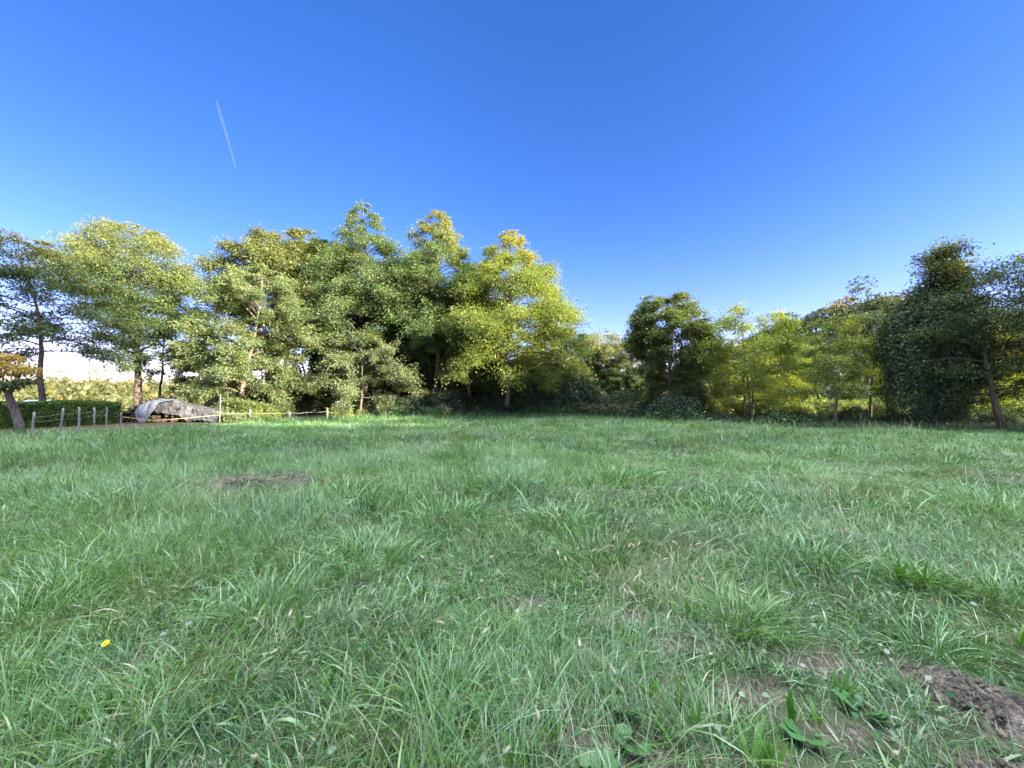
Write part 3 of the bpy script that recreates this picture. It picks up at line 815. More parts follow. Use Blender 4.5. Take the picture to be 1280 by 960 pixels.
def rope_fence():
    spec = [(276, 26.0, 493, .022), (313.5, 27.2, 512, .05), (363, 27.8, 514.5, .075), (409.5, 30.5, 509.5, .06), (437, 31.5, 517, .05), (462, 31.8, 516.5, .05)]
    pts = [(px2(p, d), d) for (p, d, t, w) in spec]
    root = empty("rope_fence", (pts[0][0], pts[0][1], gz1(*pts[0])))
    tag(root, "low fence of short posts and slack rope under the pale drooping locust", "fence")
    o0 = np.array(root.location); r = random.Random(4); tops = []
    for (p, d, t, w), (x, y) in zip(spec, pts):
        z = gz1(x, y); hh = pz(t, d) - z
        m = MB(); zz = np.linspace(-.15, hh, 5)
        m.tube([(x + r.uniform(-.02, .02) - o0[0], y - o0[1], z + q - o0[2]) for q in zz], w, 8, rough=.15)
        m.build("post", M_POST, root)
        tops.append(np.array([x, y, z + min(hh - .08, .62)]) - o0)
    m = MB()
    for a, b_ in zip(tops[:-1], tops[1:]):
        q = [a * (1 - u) + b_ * u - np.array([0, 0.06, .25 * u * (1 - u) + .03 * math.sin(u * 9)]) for u in np.linspace(0, 1, 11)]
        m.tube(q, .010, 5, cap=False)
    m.build("rope", M_ROPE, root)
    m = MB()
    a = np.array([px2(154, 23.6), 23.6, pz(521, 23.6)]) - o0; b_ = np.array([px2(192, 24.4), 24.4, pz(525.5, 24.4)]) - o0
    c = np.array([px2(276, 26), 25.9, pz(518.5, 26)]) - o0
    q = [a * (1 - u) + b_ * u for u in np.linspace(0, 1, 5)] + [b_ * (1 - u) + c * u - np.array([0, 0, .1 * u * (1 - u)]) for u in np.linspace(.1, 1, 8)]
    m.tube(q, .014, 5, cap=False)
    m.build("tape", M_TAPE, root)
rope_fence()

def heap():
    d = 27.0
    x0, x1 = px2(171, d), px2(277, d)
    W = x1 - x0
    tx = np.array([168, 177, 186, 194, 202, 211, 218, 226, 235, 245, 253, 263, 272, 284.])
    ty = np.array([507, 506.5, 505, 503, 501, 500, 500.5, 502.5, 505, 507, 510, 511, 514, 520.])
    def topz(x): return pz(np.interp(x / d * 480 + 640, tx, ty), d)
    # logs
    r = random.Random(8)
    rows = 0
    x = x0 + .12
    while x < x1 - .3:
        zt = topz(x) - .12
        z = gz1(x, d) + .13
        while z < zt - .08:
            rad = r.uniform(.10, .16)
            xx = x + r.uniform(-.06, .06)
            y0 = d - 1.0 + r.uniform(-.18, .18)
            n = 5
            pts = [(xx + r.uniform(-.02, .02) - xx, q * 2.2 / (n - 1), r.uniform(-.015, .015)) for q in range(n)]
            root = empty("log", (xx, y0, z))
            tag(root, "dark log stacked in the heap under the grey tarp", "log", "logs under the tarp")
            m = MB(); m.tube(pts, [rad * r.uniform(.93, 1.05) for _ in pts], 9, cap=False, rough=.12); m.build("bark", M_LOG, root)
            m = MB()
            for e, yy in ((0, .004), (n - 1, 2.196)):
                ring = [(math.cos(a) * rad * .92, yy, math.sin(a) * rad * .92) for a in np.linspace(0, 2 * math.pi, 9, endpoint=False)]
                m.add(ring, [tuple(range(9)) if e else tuple(range(8, -1, -1))])
                m.build("cut_end", M_LOGEND, root, smooth=False); m = MB()
            z += rad * 1.9 + .02
        x += .34
    # tarp: a crumpled sheet over the top, hanging at the front
    nu, nv = 120, 46
    U, Vv = np.meshgrid(np.linspace(0, 1, nu), np.linspace(0, 1, nv))
    X = px2(196, d) + (px2(288, d) - px2(196, d)) * U
    zt = topz(X)
    hang = np.interp(X / d * 480 + 640, [185, 205, 215, 245, 255, 284], [.9, .85, .6, .55, .7, .2]) * (1 + .35 * (fbm(X * 2.2, X * 0 + 3, 6) - .5))
    s = Vv * 2 - 1                                 # -1 front edge .. +1 back edge
    Y = d - .1 + s * 1.45
    over = np.clip((np.abs(s) - .55) / .45, 0, 1)
    Z = zt - (s ** 2) * .12 - hang * over ** 1.3 * 1.1
    Y = Y + np.where(s < 0, over * .28, -over * .28)
    cr = (fbm(X * 2.3, Y * 2.3 + Z * 2, 15, 4) - .5) * .45 + (np.abs(fbm(X * 4, Z * 5 + Y * 4, 25, 3) - .5)) * .5
    Z = Z + cr * .55; Y = Y - cr * .5
    Z = np.maximum(Z, .06)
    idx = np.arange(nu * nv).reshape(nv, nu)
    F = np.stack([idx[:-1, :-1], idx[:-1, 1:], idx[1:, 1:], idx[1:, :-1]], -1).reshape(-1, 4)
    o = mesh_obj("tarp", np.stack([X.ravel(), Y.ravel(), Z.ravel()], 1), F, M_TARP, smooth=False)
    tag(o, "crumpled grey tarp draped over the log heap beside the hedge end", "tarp")
    # pale plastic sheet hanging at the front left corner
    m_, nt, out = new_mat("plastic_sheet")
    p = nd(nt, "ShaderNodeBsdfPrincipled"); p.inputs["Base Color"].default_value = (.27, .28, .31, 1); p.inputs["Roughness"].default_value = .3
    t = nd(nt, "ShaderNodeBsdfTranslucent"); t.inputs[0].default_value = (.75, .76, .8, 1)
    mx = nd(nt, "ShaderNodeMixShader"); mx.inputs[0].default_value = .4
    nt.links.new(p.outputs[0], mx.inputs[1]); nt.links.new(t.outputs[0], mx.inputs[2]); nt.links.new(mx.outputs[0], out.inputs[0])
    nu, nv = 40, 40
    U, Vv = np.meshgrid(np.linspace(0, 1, nu), np.linspace(0, 1, nv))
    dd_ = 25.2
    xl = np.interp(Vv, [0, .3, .6, 1], [px2(184, dd_), px2(172, dd_), px2(171, dd_), px2(177, dd_)])
    xr = np.interp(Vv, [0, .3, .6, 1], [px2(206, dd_), px2(193, dd_), px2(193, dd_), px2(186, dd_)])
    X = xl * (1 - U) + xr * U
    Z = np.interp(Vv, [0, .15, 1], [pz(499, dd_ + .6), pz(502, dd_), .05])
    Y = np.interp(Vv, [0, .15, .5, 1], [26.4, 25.5, 25.25, 25.0]) + (fbm(X * 3.5, Z * 1.6, 44, 3) - .5) * .5
    idx = np.arange(nu * nv).reshape(nv, nu)
    F = np.stack([idx[:-1, :-1], idx[:-1, 1:], idx[1:, 1:], idx[1:, :-1]], -1).reshape(-1, 4)
    o = mesh_obj("plastic_sheet", np.stack([X.ravel(), Y.ravel(), Z.ravel()], 1), F, m_, smooth=True)
    tag(o, "pale translucent plastic sheet hanging from the left corner of the tarp", "plastic sheet")
heap()

def shed():
    d = 42.0
    x = px2(33, d)
    root = empty("shed", (x, d, gz1(x, d)))
    tag(root, "low shed with pale blue grey roof just showing over the hedge", "shed")
    m = MB(); m.box((-1.6, 0, -.1), (1.6, 2.4, 1.0)); m.build("wall", M_WALL, root, smooth=False)
    m = MB()
    V = [(-1.8, -.25, 1.0), (1.8, -.25, 1.0), (1.3, 1.2, 1.6), (-1.3, 1.2, 1.6), (-1.8, 2.65, 1.0), (1.8, 2.65, 1.0)]
    V = V + [(a, b_, c - .06) for a, b_, c in V]
    m.add(V, [(0, 1, 2, 3), (3, 2, 5, 4), (1, 5, 2), (0, 3, 4), (6, 9, 8, 7), (9, 10, 11, 8), (7, 8, 11), (6, 10, 9), (0, 6, 7, 1), (1, 7, 11, 5), (5, 11, 10, 4), (4, 10, 6, 0)])
    m.build("roof", M_ROOF, root, smooth=False)
shed()

# contrail: a long thin tube of ice cloud nine kilometres off
def contrail():
    def dirn(px, py):
        v = cam.rotation_euler.to_matrix() @ Vector(((px - 640) / 480, (480 - py) / 480, -1)); v.normalize(); return np.array(v)
    a = dirn(270.5, 126) * 11000; b_ = dirn(294.5, 208) * 13500
    m_, nt, out = new_mat("ice_trail")
    L = nt.links
    df = nd(nt, "ShaderNodeBsdfTranslucent"); df.inputs[0].default_value = (.9, .9, .9, 1)
    d2 = nd(nt, "ShaderNodeBsdfDiffuse"); d2.inputs[0].default_value = (.9, .9, .9, 1)
    tr = nd(nt, "ShaderNodeBsdfTransparent")
    ad = nd(nt, "ShaderNodeMixShader"); L.new(df.outputs[0], ad.inputs[1]); L.new(d2.outputs[0], ad.inputs[2])
    mx = nd(nt, "ShaderNodeMixShader"); mx.inputs[0].default_value = .026
    L.new(tr.outputs[0], mx.inputs[1]); L.new(ad.outputs[0], mx.inputs[2]); L.new(mx.outputs[0], out.inputs[0])
    m = MB(); t = np.linspace(0, 1, 24)
    m.tube([a * (1 - u) + b_ * u for u in t], 10 + 16 * np.sin(np.minimum(t * 3.5, 1) * math.pi / 2) - 6 * t ** 3, 8)
    o = m.build("contrail", m_)
    tag(o, "thin white vapour trail slanting across the blue sky", "contrail")
contrail()

# ------------------------------------------------------------------ the meadow grass
def blades(P, az, tilt, bend, L, W, Sg, tint):
    n = len(P)
    t = np.linspace(0, 1, Sg + 1)
    th = tilt[:, None] + bend[:, None] * t[None, :]
    ds = (L / Sg)[:, None]
    hx = np.cumsum(np.sin(th[:, :-1]) * ds, 1); hz = np.cumsum(np.cos(th[:, :-1]) * ds, 1)
    hx = np.concatenate([np.zeros((n, 1)), hx], 1); hz = np.concatenate([np.zeros((n, 1)), hz], 1)
    ca, sa = np.cos(az)[:, None], np.sin(az)[:, None]
    X = P[:, 0:1] + ca * hx; Y = P[:, 1:2] + sa * hx; Z = P[:, 2:3] + np.maximum(hz, .006)
    wprof = np.interp(t, [0, .3, .65, 1], [.65, 1, .8, .06])[None, :] * W[:, None] * .5
    tw = rng.normal(0, .5, n)[:, None]
    sx, sy, sz = -sa * np.cos(tw), ca * np.cos(tw), np.sin(tw)
    V = np.stack([np.stack([X - sx * wprof, Y - sy * wprof, Z - sz * wprof], -1), np.stack([X + sx * wprof, Y + sy * wprof, Z + sz * wprof], -1)], 2)
    V = V.reshape(-1, 3)
    base = (np.arange(n) * (Sg + 1) * 2)[:, None]
    k = (np.arange(Sg) * 2)[None, :]
    F = np.stack([base + k, base + k + 1, base + k + 3, base + k + 2], -1).reshape(-1, 4)
    return V, F, np.repeat(tint, (Sg + 1) * 2, axis=0)

GV, GF, GT = [], [], []; gn = 0
def add_blades(*a):
    global gn
    V, F, t = blades(*a)
    GV.append(V.astype(np.float32)); GF.append((F + gn).astype(np.int32)); GT.append(t.astype(np.float32)); gn += len(V)

def scatter(d0, d1, dens, margin=1.6):
    """random points of the meadow between two depths, inside a wide wedge before the viewpoint"""
    A = (d1 - d0) * (1.36 * (d0 + d1) + 2 * margin)
    n = int(A * dens)
    y = np.sqrt(rng.random(n) * (d1 ** 2 - d0 ** 2) + d0 ** 2)
    x = rng.uniform(-1, 1, n) * (1.36 * y + margin)
    k = y < rim(x) + .25
    # clear of the bare strip at the hedge
    st = (np.abs(y - rim(x) + 1.4) < 2.0 + (rng.random(len(x)) - .5)) & (x < -17.6)
    k &= ~(st & (rng.random(n) < .9))
    return x[k], y[k]

def lay(d0, d1, dens, L0, W0, Sg, kind):
    x, y = scatter(d0, d1, dens)
    n = len(x)
    sm = soil_mask(x, y)
    hN = fbm(x * .55, y * .55, 201, 3); fN = fbm(x * 1.6, y * 1.6, 202, 3); dN = fbm(x * .8 + 9, y * .8, 203, 3); cN = fbm(x * .35, y * .35, 204, 2)
    right = sstep(-1.5, 2.5, x) * (1 - sstep(7, 14, y))                # trampled, thinner turf on the right
    thin = sstep(.48, .66, fN) * (.45 + .5 * right)
    if kind == 'wisp_left': thin = np.maximum(thin, sstep(-3.5, -.5, x) * 1.3)
    keep = rng.random(n) > np.maximum(sm * (.74 if kind != 'straw' else .35), thin * (.8 if kind != 'straw' else 0))
    x, y, hN, fN, dN, cN, right = [v[keep] for v in (x, y, hN, fN, dN, cN, right)]
    n = len(x)
    lush = sstep(.42, .62, hN)
    az = 6.283 * fbm(x * .7, y * .7, 205, 2) * 1.6 + rng.normal(0, 1.5, n)
    tl = np.abs(rng.normal(.62, .42, n)) + .25 * right
    bd = np.abs(rng.normal(.85, .55, n))
    L = L0 * rng.lognormal(0, .32, n) * (.65 + .65 * lush) * (1 - .25 * right)
    W = W0 * rng.lognormal(0, .3, n)
    t = np.zeros((n, 3))
    t[:, 0] = np.clip(.48 + rng.normal(0, .24, n) + (fN - .5) * .7 + (cN - .5) * .8, 0, 1)
    dry = sstep(.5, .75, dN) * (.35 + .5 * right)
    t[:, 1] = np.where(rng.random(n) < .08 + .38 * dry, rng.uniform(.3, .95, n), rng.uniform(0, .12, n) + dry * .12)
    t[:, 2] = np.clip(sstep(.46, .66, fbm(x * .9, y * .9, 207, 2)) * rng.uniform(.1, .9, n) + (rng.random(n) < .10) * .7, 0, 1)
    if kind == 'straw':
        tl = np.abs(rng.normal(1.25, .25, n)); bd = rng.normal(.15, .25, n); t[:, 1] = rng.uniform(.45, 1, n); W *= .6
    if kind == 'broad':
        t[:, 2] = np.clip(t[:, 2] + .35, 0, 1); tl *= .8; bd *= 1.3
    if kind.startswith('wisp'):
        t[:, 0] = np.clip(t[:, 0] + .38, 0, 1); tl *= .9; t[:, 2] *= .3
    P = np.stack([x, y, gz(x, y) - .012], 1)
    add_blades(P, az, tl, bd, L, W, Sg, t)

lay(.85, 2.6, 2050, .145, .0042, 4, 'fine')
lay(2.6, 4.4, 1800, .155, .0046, 4, 'fine')
lay(.85, 4.4, 420, .19, .0080, 5, 'broad')
lay(.85, 4.4, 800, .30, .0019, 4, 'wisp')
lay(.85, 5.0, 1500, .16, .0024, 3, 'straw')
lay(4.4, 10, 1200, .17, .0064, 3, 'fine')
lay(4.4, 10, 160, .22, .0105, 4, 'broad')
lay(4.4, 10, 420, .30, .0034, 3, 'wisp')
lay(4.4, 12, 300, .30, .0030, 3, 'wisp_left')
lay(5.0, 11, 380, .18, .0046, 2, 'straw')
lay(10, 20, 420, .18, .012, 2, 'fine')
lay(10, 20, 90, .27, .007, 2, 'wisp')
lay(10, 20, 36, .22, .010, 2, 'straw')
lay(20, 36, 190, .19, .020, 2, 'fine')
lay(20, 36, 30, .28, .012, 2, 'wisp')

# tufts: taller, denser clumps here and there (px, depth-from-ground, radius, count, length, fresh)
def tuft(x, y, rad, n, L0, fresh, W0=.006, out=.9):
    a = rng.uniform(0, 6.283, n); q = np.sqrt(rng.random(n)) * rad
    px_, py_ = x + np.cos(a) * q, y + np.sin(a) * q
    P = np.stack([px_, py_, gz(px_, py_) - .01], 1)
    t = np.zeros((n, 3)); t[:, 0] = np.clip(rng.normal(.6, .2, n), 0, 1); t[:, 2] = np.clip(rng.normal(fresh, .25, n), 0, 1); t[:, 1] = (rng.random(n) < .04) * .7
    add_blades(P, a + rng.normal(0, .5, n), np.abs(rng.normal(.35, .28, n)) + q / rad * .4, np.abs(rng.normal(out, .35, n)), L0 * rng.lognormal(0, .25, n), W0 * rng.lognormal(0, .25, n), 5, t)
TUFTS = [(920, 775, .17, 260, .26, .75), (548, 890, .14, 130, .34, .25), (575, 860, .12, 110, .30, .3), (1110, 720, .15, 120, .26, .6), (1140, 730, .12, 90, .3, .3),
         (40, 780, .22, 260, .34, .6), (25, 850, .15, 160, .3, .5), (90, 740, .2, 200, .3, .4), (330, 760, .22, 220, .28, .3), (470, 700, .3, 260, .3, .3), (700, 655, .3, 240, .3, .5),
         (740, 690, .25, 200, .3, .55), (560, 650, .4, 260, .32, .4), (210, 690, .35, 260, .34, .3), (640, 610, .6, 300, .34, .4), (900, 640, .4, 240, .3, .25), (1230, 740, .2, 200, .28, .3),
         (20, 925, .12, 150, .26, .6), (180, 930, .12, 120, .24, .6), (880, 930, .12, 120, .25, .5), (1000, 700, .25, 200, .3, .3), (430, 620, .5, 250, .33, .45), (150, 640, .5, 300, .38, .3),
         (1240, 640, .5, 260, .34, .25), (770, 600, .6, 300, .32, .4), (1150, 800, .12, 120, .26, .2), (620, 800, .16, 120, .24, .55)]
for (px, py, rad, n, L0, fr) in TUFTS:
    d = CAM_H * 480 / (py - 500)
    tuft(px2(px, d), d, rad * 1.35, int(n * 1.1), L0 * .9, fr + .1, W0=max(.0045, .0021 * d))
for k in range(45):
    d = math.sqrt(random.uniform(9, 26 ** 2)); x = random.uniform(-1.35, 1.35) * d
    if d < rim(np.array([x]))[0] - 1: tuft(x, d, random.uniform(.15, .5), 60, random.uniform(.2, .32), random.uniform(.1, .6), W0=.0016 * d + .002)
# taller seeding grass along the rim, palest at the right
nr = 9000
xx = rng.uniform(-17, 34, nr); yy = rim(xx) + rng.normal(-.5, .7, nr)
P = np.stack([xx, yy, gz(xx, yy) - .02], 1)
t = np.zeros((nr, 3)); t[:, 0] = np.clip(rng.normal(.55, .2, nr), 0, 1); t[:, 1] = np.where(rng.random(nr) < sstep(8, 18, xx) * .55 + .08, rng.uniform(.4, .9, nr), .05)
add_blades(P, rng.uniform(0, 6.28, nr), np.abs(rng.normal(.2, .2, nr)), np.abs(rng.normal(.4, .3, nr)), rng.lognormal(-1.0, .35, nr), np.full(nr, .018), 3, t)
grass = mesh_obj("meadow_grass", np.concatenate(GV), np.concatenate(GF), M_GRASS, tint=np.concatenate(GT))
tag(grass, kind="stuff")

# small broad weeds between the blades
nw = 5200
x, y = scatter(.9, 6.5, 170)
nw = len(x)
kk = rng.random(nw) < sstep(.45, .7, fbm(x * 1.4, y * 1.4, 301)) * .8 + .16
x, y = x[kk], y[kk]; nw = len(x)
P = np.stack([x, y, gz(x, y) + rng.uniform(.01, .07, nw)], 1)
D = unit(np.stack([rng.normal(0, 1, nw), rng.normal(0, 1, nw), rng.normal(.15, .3, nw)], 1)); N = unit(np.array([0, 0, 1.]) + rng.normal(0, .6, (nw, 3)))
l = rng.uniform(.015, .042, nw)
s_ = unit(np.cross(D, N)); n_ = np.cross(s_, D)
prof = [(0, 0, 0), (.3, .34, .05), (.65, .30, .05), (1, .03, -.08), (.65, -.30, .05), (.3, -.34, .05)]
V = np.stack([P + D * (l * a)[:, None] + s_ * (l * b_)[:, None] + n_ * (l * c)[:, None] for a, b_, c in prof], 1).reshape(-1, 3)
F = np.arange(nw * 6).reshape(-1, 6)
tw_ = np.zeros((nw * 6, 3)); tw_[:, 0] = np.repeat(np.clip(rng.normal(.28, .22, nw), 0, 1), 6)
wd = mesh_obj("ground_weeds", V, F, M_GRASS, tint=tw_)
tag(wd, kind="stuff")

nw = 16000
x = rng.uniform(-16, 34, nw); pat = sstep(.42, .7, fbm(x * .45, x * 0 + 2.2, 305, 3))
y = rim(x) + rng.normal(-.15, .55, nw)
hgt = (.15 + .85 * pat) * rng.random(nw) ** .8 * (.55 + .7 * noise2(x * 1.7, y * 1.7, 306))
P = np.stack([x, y, gz(x, y) + hgt], 1)
D = unit(np.stack([rng.normal(0, 1, nw), rng.normal(0, 1, nw), rng.normal(-.1, .5, nw)], 1)); N = unit(np.array([0, 0, 1.]) + rng.normal(0, .5, (nw, 3)))
l = rng.uniform(.06, .16, nw)
V, F = leaf_quads(P, D, N, l, l * .5)
tw_ = np.zeros((nw * 4, 3)); tw_[:, 0] = np.repeat(np.clip(rng.normal(.38, .2, nw), 0, 1), 4); tw_[:, 1] = np.repeat((rng.random(nw) < .1) * .6, 4)
tag(mesh_obj("rim_weeds", V, F, M_GRASS, tint=tw_), kind="stuff")

# ------------------------------------------------------------------ dug earth
def mound(x, y, rx, ry, h, seed, label):
    n = 170
    u = np.linspace(-1, 1, n); U, Vv = np.meshgrid(u, u)
    X = x + U * rx * 1.25; Y = y + Vv * ry * 1.25
    rr = np.sqrt(U ** 2 + Vv ** 2) * 1.25 + (fbm(X * 4 / max(rx, .3), Y * 4 / max(rx, .3), seed) - .5) * .7
    Z = gz(X, Y) - .03 + h * (1 - sstep(.35, 1.1, rr)) * (.6 + .8 * fbm(X * 6, Y * 6, seed + 3, 3)) + (np.abs(fbm(X * 24, Y * 24, seed + 5, 4) - .5) * -.16 + (fbm(X * 60, Y * 60, seed + 9, 3) - .5) * .035 + .02) * (1 - sstep(.7, 1.15, rr))
    idx = np.arange(n * n).reshape(n, n)
    F = np.stack([idx[:-1, :-1], idx[:-1, 1:], idx[1:, 1:], idx[1:, :-1]], -1).reshape(-1, 4)
    o = mesh_obj("earth_mound", np.stack([X.ravel(), Y.ravel(), Z.ravel()], 1), F, M_SOIL, smooth=True)
    tag(o, label, "earth mound", "dug earth")
mound(2.30, 1.93, .18, .34, .09, 31, "crumbly brown earth heap beside the broad-leaved weeds at the lower right")
mound(-4.35, 6.9, 1.3, .75, .13, 32, "larger dug-over earth mound in the middle of the grass on the left")
mound(1.9, 1.5, .28, .16, .06, 33, "low patch of turned earth at the bottom edge below the broad-leaved weeds")

# crumbled clods lying on the bare patches
nc = 60000
x = np.concatenate([rng.uniform(-.4, 2.9, nc), rng.uniform(-6.4, -2.4, nc)]); y = np.concatenate([rng.uniform(1.25, 3.0, nc), rng.uniform(5.6, 7.9, nc)])
kk = rng.random(2 * nc) < soil_mask(x, y) ** 2 * np.where(x > -1, .16, .10)
x, y = x[kk], y[kk]; nc = len(x)
mz = np.zeros(nc)
for (a, b_, rx, ry, h) in ((2.30, 1.93, .18, .34, .09), (-4.35, 6.9, 1.3, .75, .13), (1.9, 1.5, .28, .16, .06)):
    rr_ = np.sqrt(((x - a) / rx) ** 2 + ((y - b_) / ry) ** 2)
    mz = np.maximum(mz, h * (1 - sstep(.35, 1.1, rr_)) * .9)
P = np.stack([x, y, gz(x, y) + mz - .01], 1)
sz = np.minimum(rng.lognormal(-4.7, .55, nc), .035) * np.where(x > -1, 1, 1.7)
oc = np.array([(1, 0, 0), (-1, 0, 0), (0, 1, 0), (0, -1, 0), (0, 0, 1), (0, 0, -1.)])
V = (P[:, None, :] + oc[None] * sz[:, None, None] * rng.uniform(.6, 1.3, (nc, 6, 1)) + rng.normal(0, .25, (nc, 6, 3)) * sz[:, None, None]).reshape(-1, 3)
f8 = np.array([(0, 2, 4), (2, 1, 4), (1, 3, 4), (3, 0, 4), (2, 0, 5), (1, 2, 5), (3, 1, 5), (0, 3, 5)])
F = (np.arange(nc)[:, None, None] * 6 + f8[None]).reshape(-1, 3)
tag(mesh_obj("soil_crumbs", V, F, M_SOIL), kind="stuff")

# ------------------------------------------------------------------ single plants of the foreground
def ground_at(px, py):
    d = CAM_H * 480 / (py - 500.0)
    return px2(px, d), d
def leaf_strip(m, base, az, tilt, L, W, seg=7, cup=.12, wprof=None, bend=.5, wave=0.0):
    """a long leaf with a folded midrib, added to mesh collector m"""
    p = np.array(base, float); V = []
    for i in range(seg + 1):
        t = i / seg
        th = tilt + bend * t
        w = W * np.interp(t, *(wprof or ([0, .15, .5, .8, 1], [.18, .35, 1, .75, .03])))
        s = np.array([-math.sin(az), math.cos(az), 0]); up = np.array([-math.cos(az) * math.cos(th), -math.sin(az) * math.cos(th), math.sin(th)])
        wv = wave * W * math.sin(i * 2.6)
        V += [p - s * w * .5 + up * (cup * w + wv), p, p + s * w * .5 + up * (cup * w - wv)]
        p = p + np.array([math.cos(az) * math.sin(th), math.sin(az) * math.sin(th), math.cos(th)]) * (L / seg)
    F = []
    for i in range(seg):
        a = i * 3
        F += [(a, a + 1, a + 4, a + 3), (a + 1, a + 2, a + 5, a + 4)]
    m.add(V, F)

def plantain(x, y, n, L, W, seed, label, group=None):
    r = random.Random(seed); m = MB()
    for k in range(n):
        leaf_strip(m, (r.uniform(-.015, .015), r.uniform(-.015, .015), .0), r.uniform(0, 6.28), r.uniform(.08, .6), L * r.uniform(.6, 1.15), W * r.uniform(.8, 1.15), bend=r.uniform(.1, .6))
    o = m.build("plantain", M_PLANTAIN); o.location = (x, y, gz1(x, y))
    tag(o, label, "weed", group)
PL = [(1040, 870, 4, .17, .036), (980, 900, 3, .18, .034), (1006, 895, 2, .10, .022), (655, 945, 5, .16, .032), (690, 925, 3, .15, .03), (845, 880, 4, .16, .03), (805, 870, 4, .15, .03), (820, 905, 3, .12, .026),
      (868, 915, 4, .16, .026), (930, 955, 6, .19, .032), (950, 965, 5, .17, .03), (650, 965, 5, .17, .03), (700, 800, 4, .14, .022), (780, 800, 4, .12, .022), (855, 770, 4, .16, .03), (815, 765, 3, .14, .028),
      (570, 745, 5, .15, .03), (530, 745, 4, .13, .026), (510, 815, 5, .13, .035), (415, 860, 4, .12, .03), (150, 890, 4, .15, .035), (130, 905, 4, .13, .03), (190, 870, 3, .14, .03), (1115, 730, 5, .24, .034),
      (1145, 735, 4, .24, .032), (1255, 800, 4, .18, .03), (380, 790, 4, .14, .028), (850, 700, 3, .16, .028), (400, 660, 4, .22, .04), (585, 620, 4, .24, .04), (745, 660, 4, .2, .035)]
for k, (px, py, n, L, W) in enumerate(PL):
    x, y = ground_at(px, py)
    plantain(x, y, n + 1, L, W * .8, 400 + k, "clump of upright pointed plantain leaves among the foreground grass", "plantain clumps in the foreground")

def lobed(x, y, n, seed, label, L=.13):
    r = random.Random(seed); m = MB()
    for k in range(n):
        az = r.uniform(0, 6.28); th = r.uniform(.9, 1.35)
        seg = 16
        # a lobed, roughly heart-shaped blade on a short stalk
        c = np.array([math.cos(az) * .03, math.sin(az) * .03, .02]); f = np.array([math.cos(az) * math.sin(th), math.sin(az) * math.sin(th), math.cos(th)])
        s = np.array([-math.sin(az), math.cos(az), 0]); up = np.cross(f, s) * -1
        l = L * r.uniform(.6, 1.1)
        V = [c]; 
        for i in range(seg + 1):
            q = -math.pi + 2 * math.pi * i / seg
            rad = (.52 + .40 * math.cos(q)) * (1 + .16 * math.cos(q * 7 + k)) + .08
            V.append(c + f * l * (rad * math.cos(q) + .12) + s * l * rad * math.sin(q) * .95 + up * l * (.06 * math.sin(i * 2.2) - .18 * (rad * math.sin(q)) ** 2))
        m.add(V, [(0, i, i + 1) for i in range(1, seg + 1)])
    o = m.build("broadleaf_weed", M_BROAD, smooth=True); o.location = (x, y, gz1(x, y) + .01)
    tag(o, label, "weed", "broad-leaved weeds in the foreground")
for k, (px, py, n, lab) in enumerate([(1065, 885, 5, "broad-leaved weed with lobed leaves beside the crumbly earth heap"), (775, 880, 5, "broad-leaved weed with a large jagged leaf near the bottom middle"),
                                      (785, 925, 5, "bright broad-leaved weed at the bottom edge"), (735, 960, 4, "round-leaved weed at the very bottom edge near the dark stalk"),
                                      (615, 885, 4, "pale broad-leaved weed right of the arching grass tuft"), (860, 690, 4, "grey green round-leaved weed among the seed heads"), (995, 915, 4, "grey green weed below the tall pointed leaf")]):
    x, y = ground_at(px, py); lobed(x, y, n, 500 + k, lab, L=.075)

# seed heads on stalks
def foxtail(x, y, h, lean, az, seed, hl, warm):
    r = random.Random(seed)
    root = empty("foxtail_grass", (x, y, gz1(x, y)))
    tag(root, "pale foxtail seed head on a thin stalk above the grass", "grass stalk", "foxtail seed heads in the meadow")
    dx, dy = math.cos(az), math.sin(az)
    P = [(dx * lean * t * t * h, dy * lean * t * t * h, h * t * (1 - .15 * lean * t)) for t in np.linspace(0, 1, 7)]
    wd = max(.0011, .0005 * y)
    m = MB(); m.tube(P, wd, 4, cap=False); m.build("stem", M_STEM, root)
    a = np.array(P[-1]); dr = a - np.array(P[-2]); dr = dr / np.linalg.norm(dr)
    m = MB(); t = np.linspace(0, 1, 8)
    m.tube([a + dr * hl * u + np.array([0, 0, -.12 * hl * u * u]) for u in t], np.interp(t, [0, .15, .5, .85, 1], [.3, .9, 1, .7, .15]) * .0068 * max(1, y / 4), 7, rough=.25)
    for k in range(46):
        u = r.random(); q = r.uniform(0, 6.28)
        b0 = a + dr * hl * u
        o = np.array([math.cos(q), math.sin(q), .35]) * .011
        s = np.cross(o, dr) * .10
        e = b0 + o + dr * .006
        m.add([b0 - s, b0 + s, e], [(0, 1, 2)])
    m.build("seed_head", M_HEAD, root)
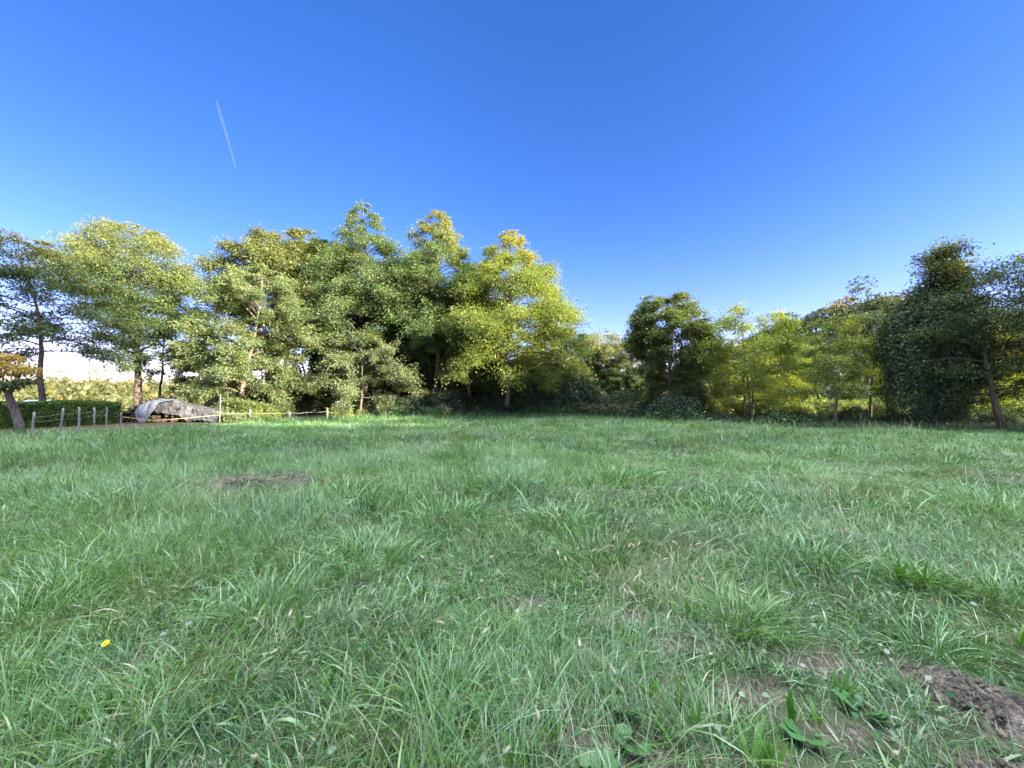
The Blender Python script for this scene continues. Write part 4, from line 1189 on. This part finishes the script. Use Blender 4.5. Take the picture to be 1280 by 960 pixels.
FX = [(767, 640), (771, 636), (763, 655), (790, 645), (778, 655), (800, 662), (826, 655), (836, 654), (845, 660), (865, 670), (851, 672), (878, 681), (903, 668), (904, 666), (772, 680), (779, 686), (718, 690), (718, 683),
      (836, 675), (820, 684), (804, 690), (711, 705), (720, 710), (770, 688), (866, 706), (1000, 677), (987, 710), (1025, 643), (1180, 615), (1122, 575), (1075, 600), (1217, 700), (1230, 720), (1160, 720), (1253, 785), (980, 735), (845, 745),
      (1060, 712), (870, 780), (790, 773), (812, 750), (793, 853), (735, 850), (693, 920), (1094, 910), (425, 750), (467, 735), (448, 753), (562, 800), (500, 725), (541, 725), (610, 765), (350, 905), (305, 810), (345, 795), (600, 930), (560, 700), (905, 605), (960, 600), (1040, 690), (1198, 660), (690, 640), (640, 660), (590, 690), (1090, 640), (1010, 625)]
for k, (px, py) in enumerate(FX):
    h = random.uniform(.25, .38)
    d = (CAM_H - h * .92) * 480 / (py - 500.0)
    foxtail(px2(px, d), d, h, random.uniform(.15, .7), random.uniform(0, 6.28), 600 + k, random.uniform(.035, .06), 0)

# the yellow flower
def flower():
    h = .17
    d = (CAM_H - h) * 480 / (801 - 500.0)
    x = px2(146, d)
    root = empty("yellow_flower", (x, d, gz1(x, d)))
    tag(root, "single small yellow daisy-like flower open above the grass at lower left", "flower")
    m = MB(); m.tube([(.02, .02, 0), (.012, .01, .08), (.002, 0, h - .004)], [.0016, .0014, .0012], 5); m.build("stem", M_STEM, root)
    c = np.array([0, -.002, h]); nrm = unit(np.array([.05, -.55, .75])); sx = unit(np.cross(nrm, np.array([0, 0, 1.]))); sy = np.cross(nrm, sx)
    m = MB()
    for k in range(13):
        a = 2 * math.pi * k / 13 + random.uniform(-.06, .06); r_ = .018 * random.uniform(.9, 1.08)
        f = sx * math.cos(a) + sy * math.sin(a); s = np.cross(nrm, f)
        pts = [(0.15, .10), (.45, .20), (.8, .22), (.98, .12)]
        V = []
        for (t, w) in pts: V += [c + f * r_ * t - s * r_ * w + nrm * .002 * t, c + f * r_ * t + s * r_ * w + nrm * .002 * t]
        m.add(V, [(0, 1, 3, 2), (2, 3, 5, 4), (4, 5, 7, 6)])
    m.build("petals", M_PETAL, root)
    m = MB(); m.tube([c + nrm * .001, c + nrm * .004, c + nrm * .006], [.0075, .007, .003], 12); m.build("disc", M_DISC, root)
flower()
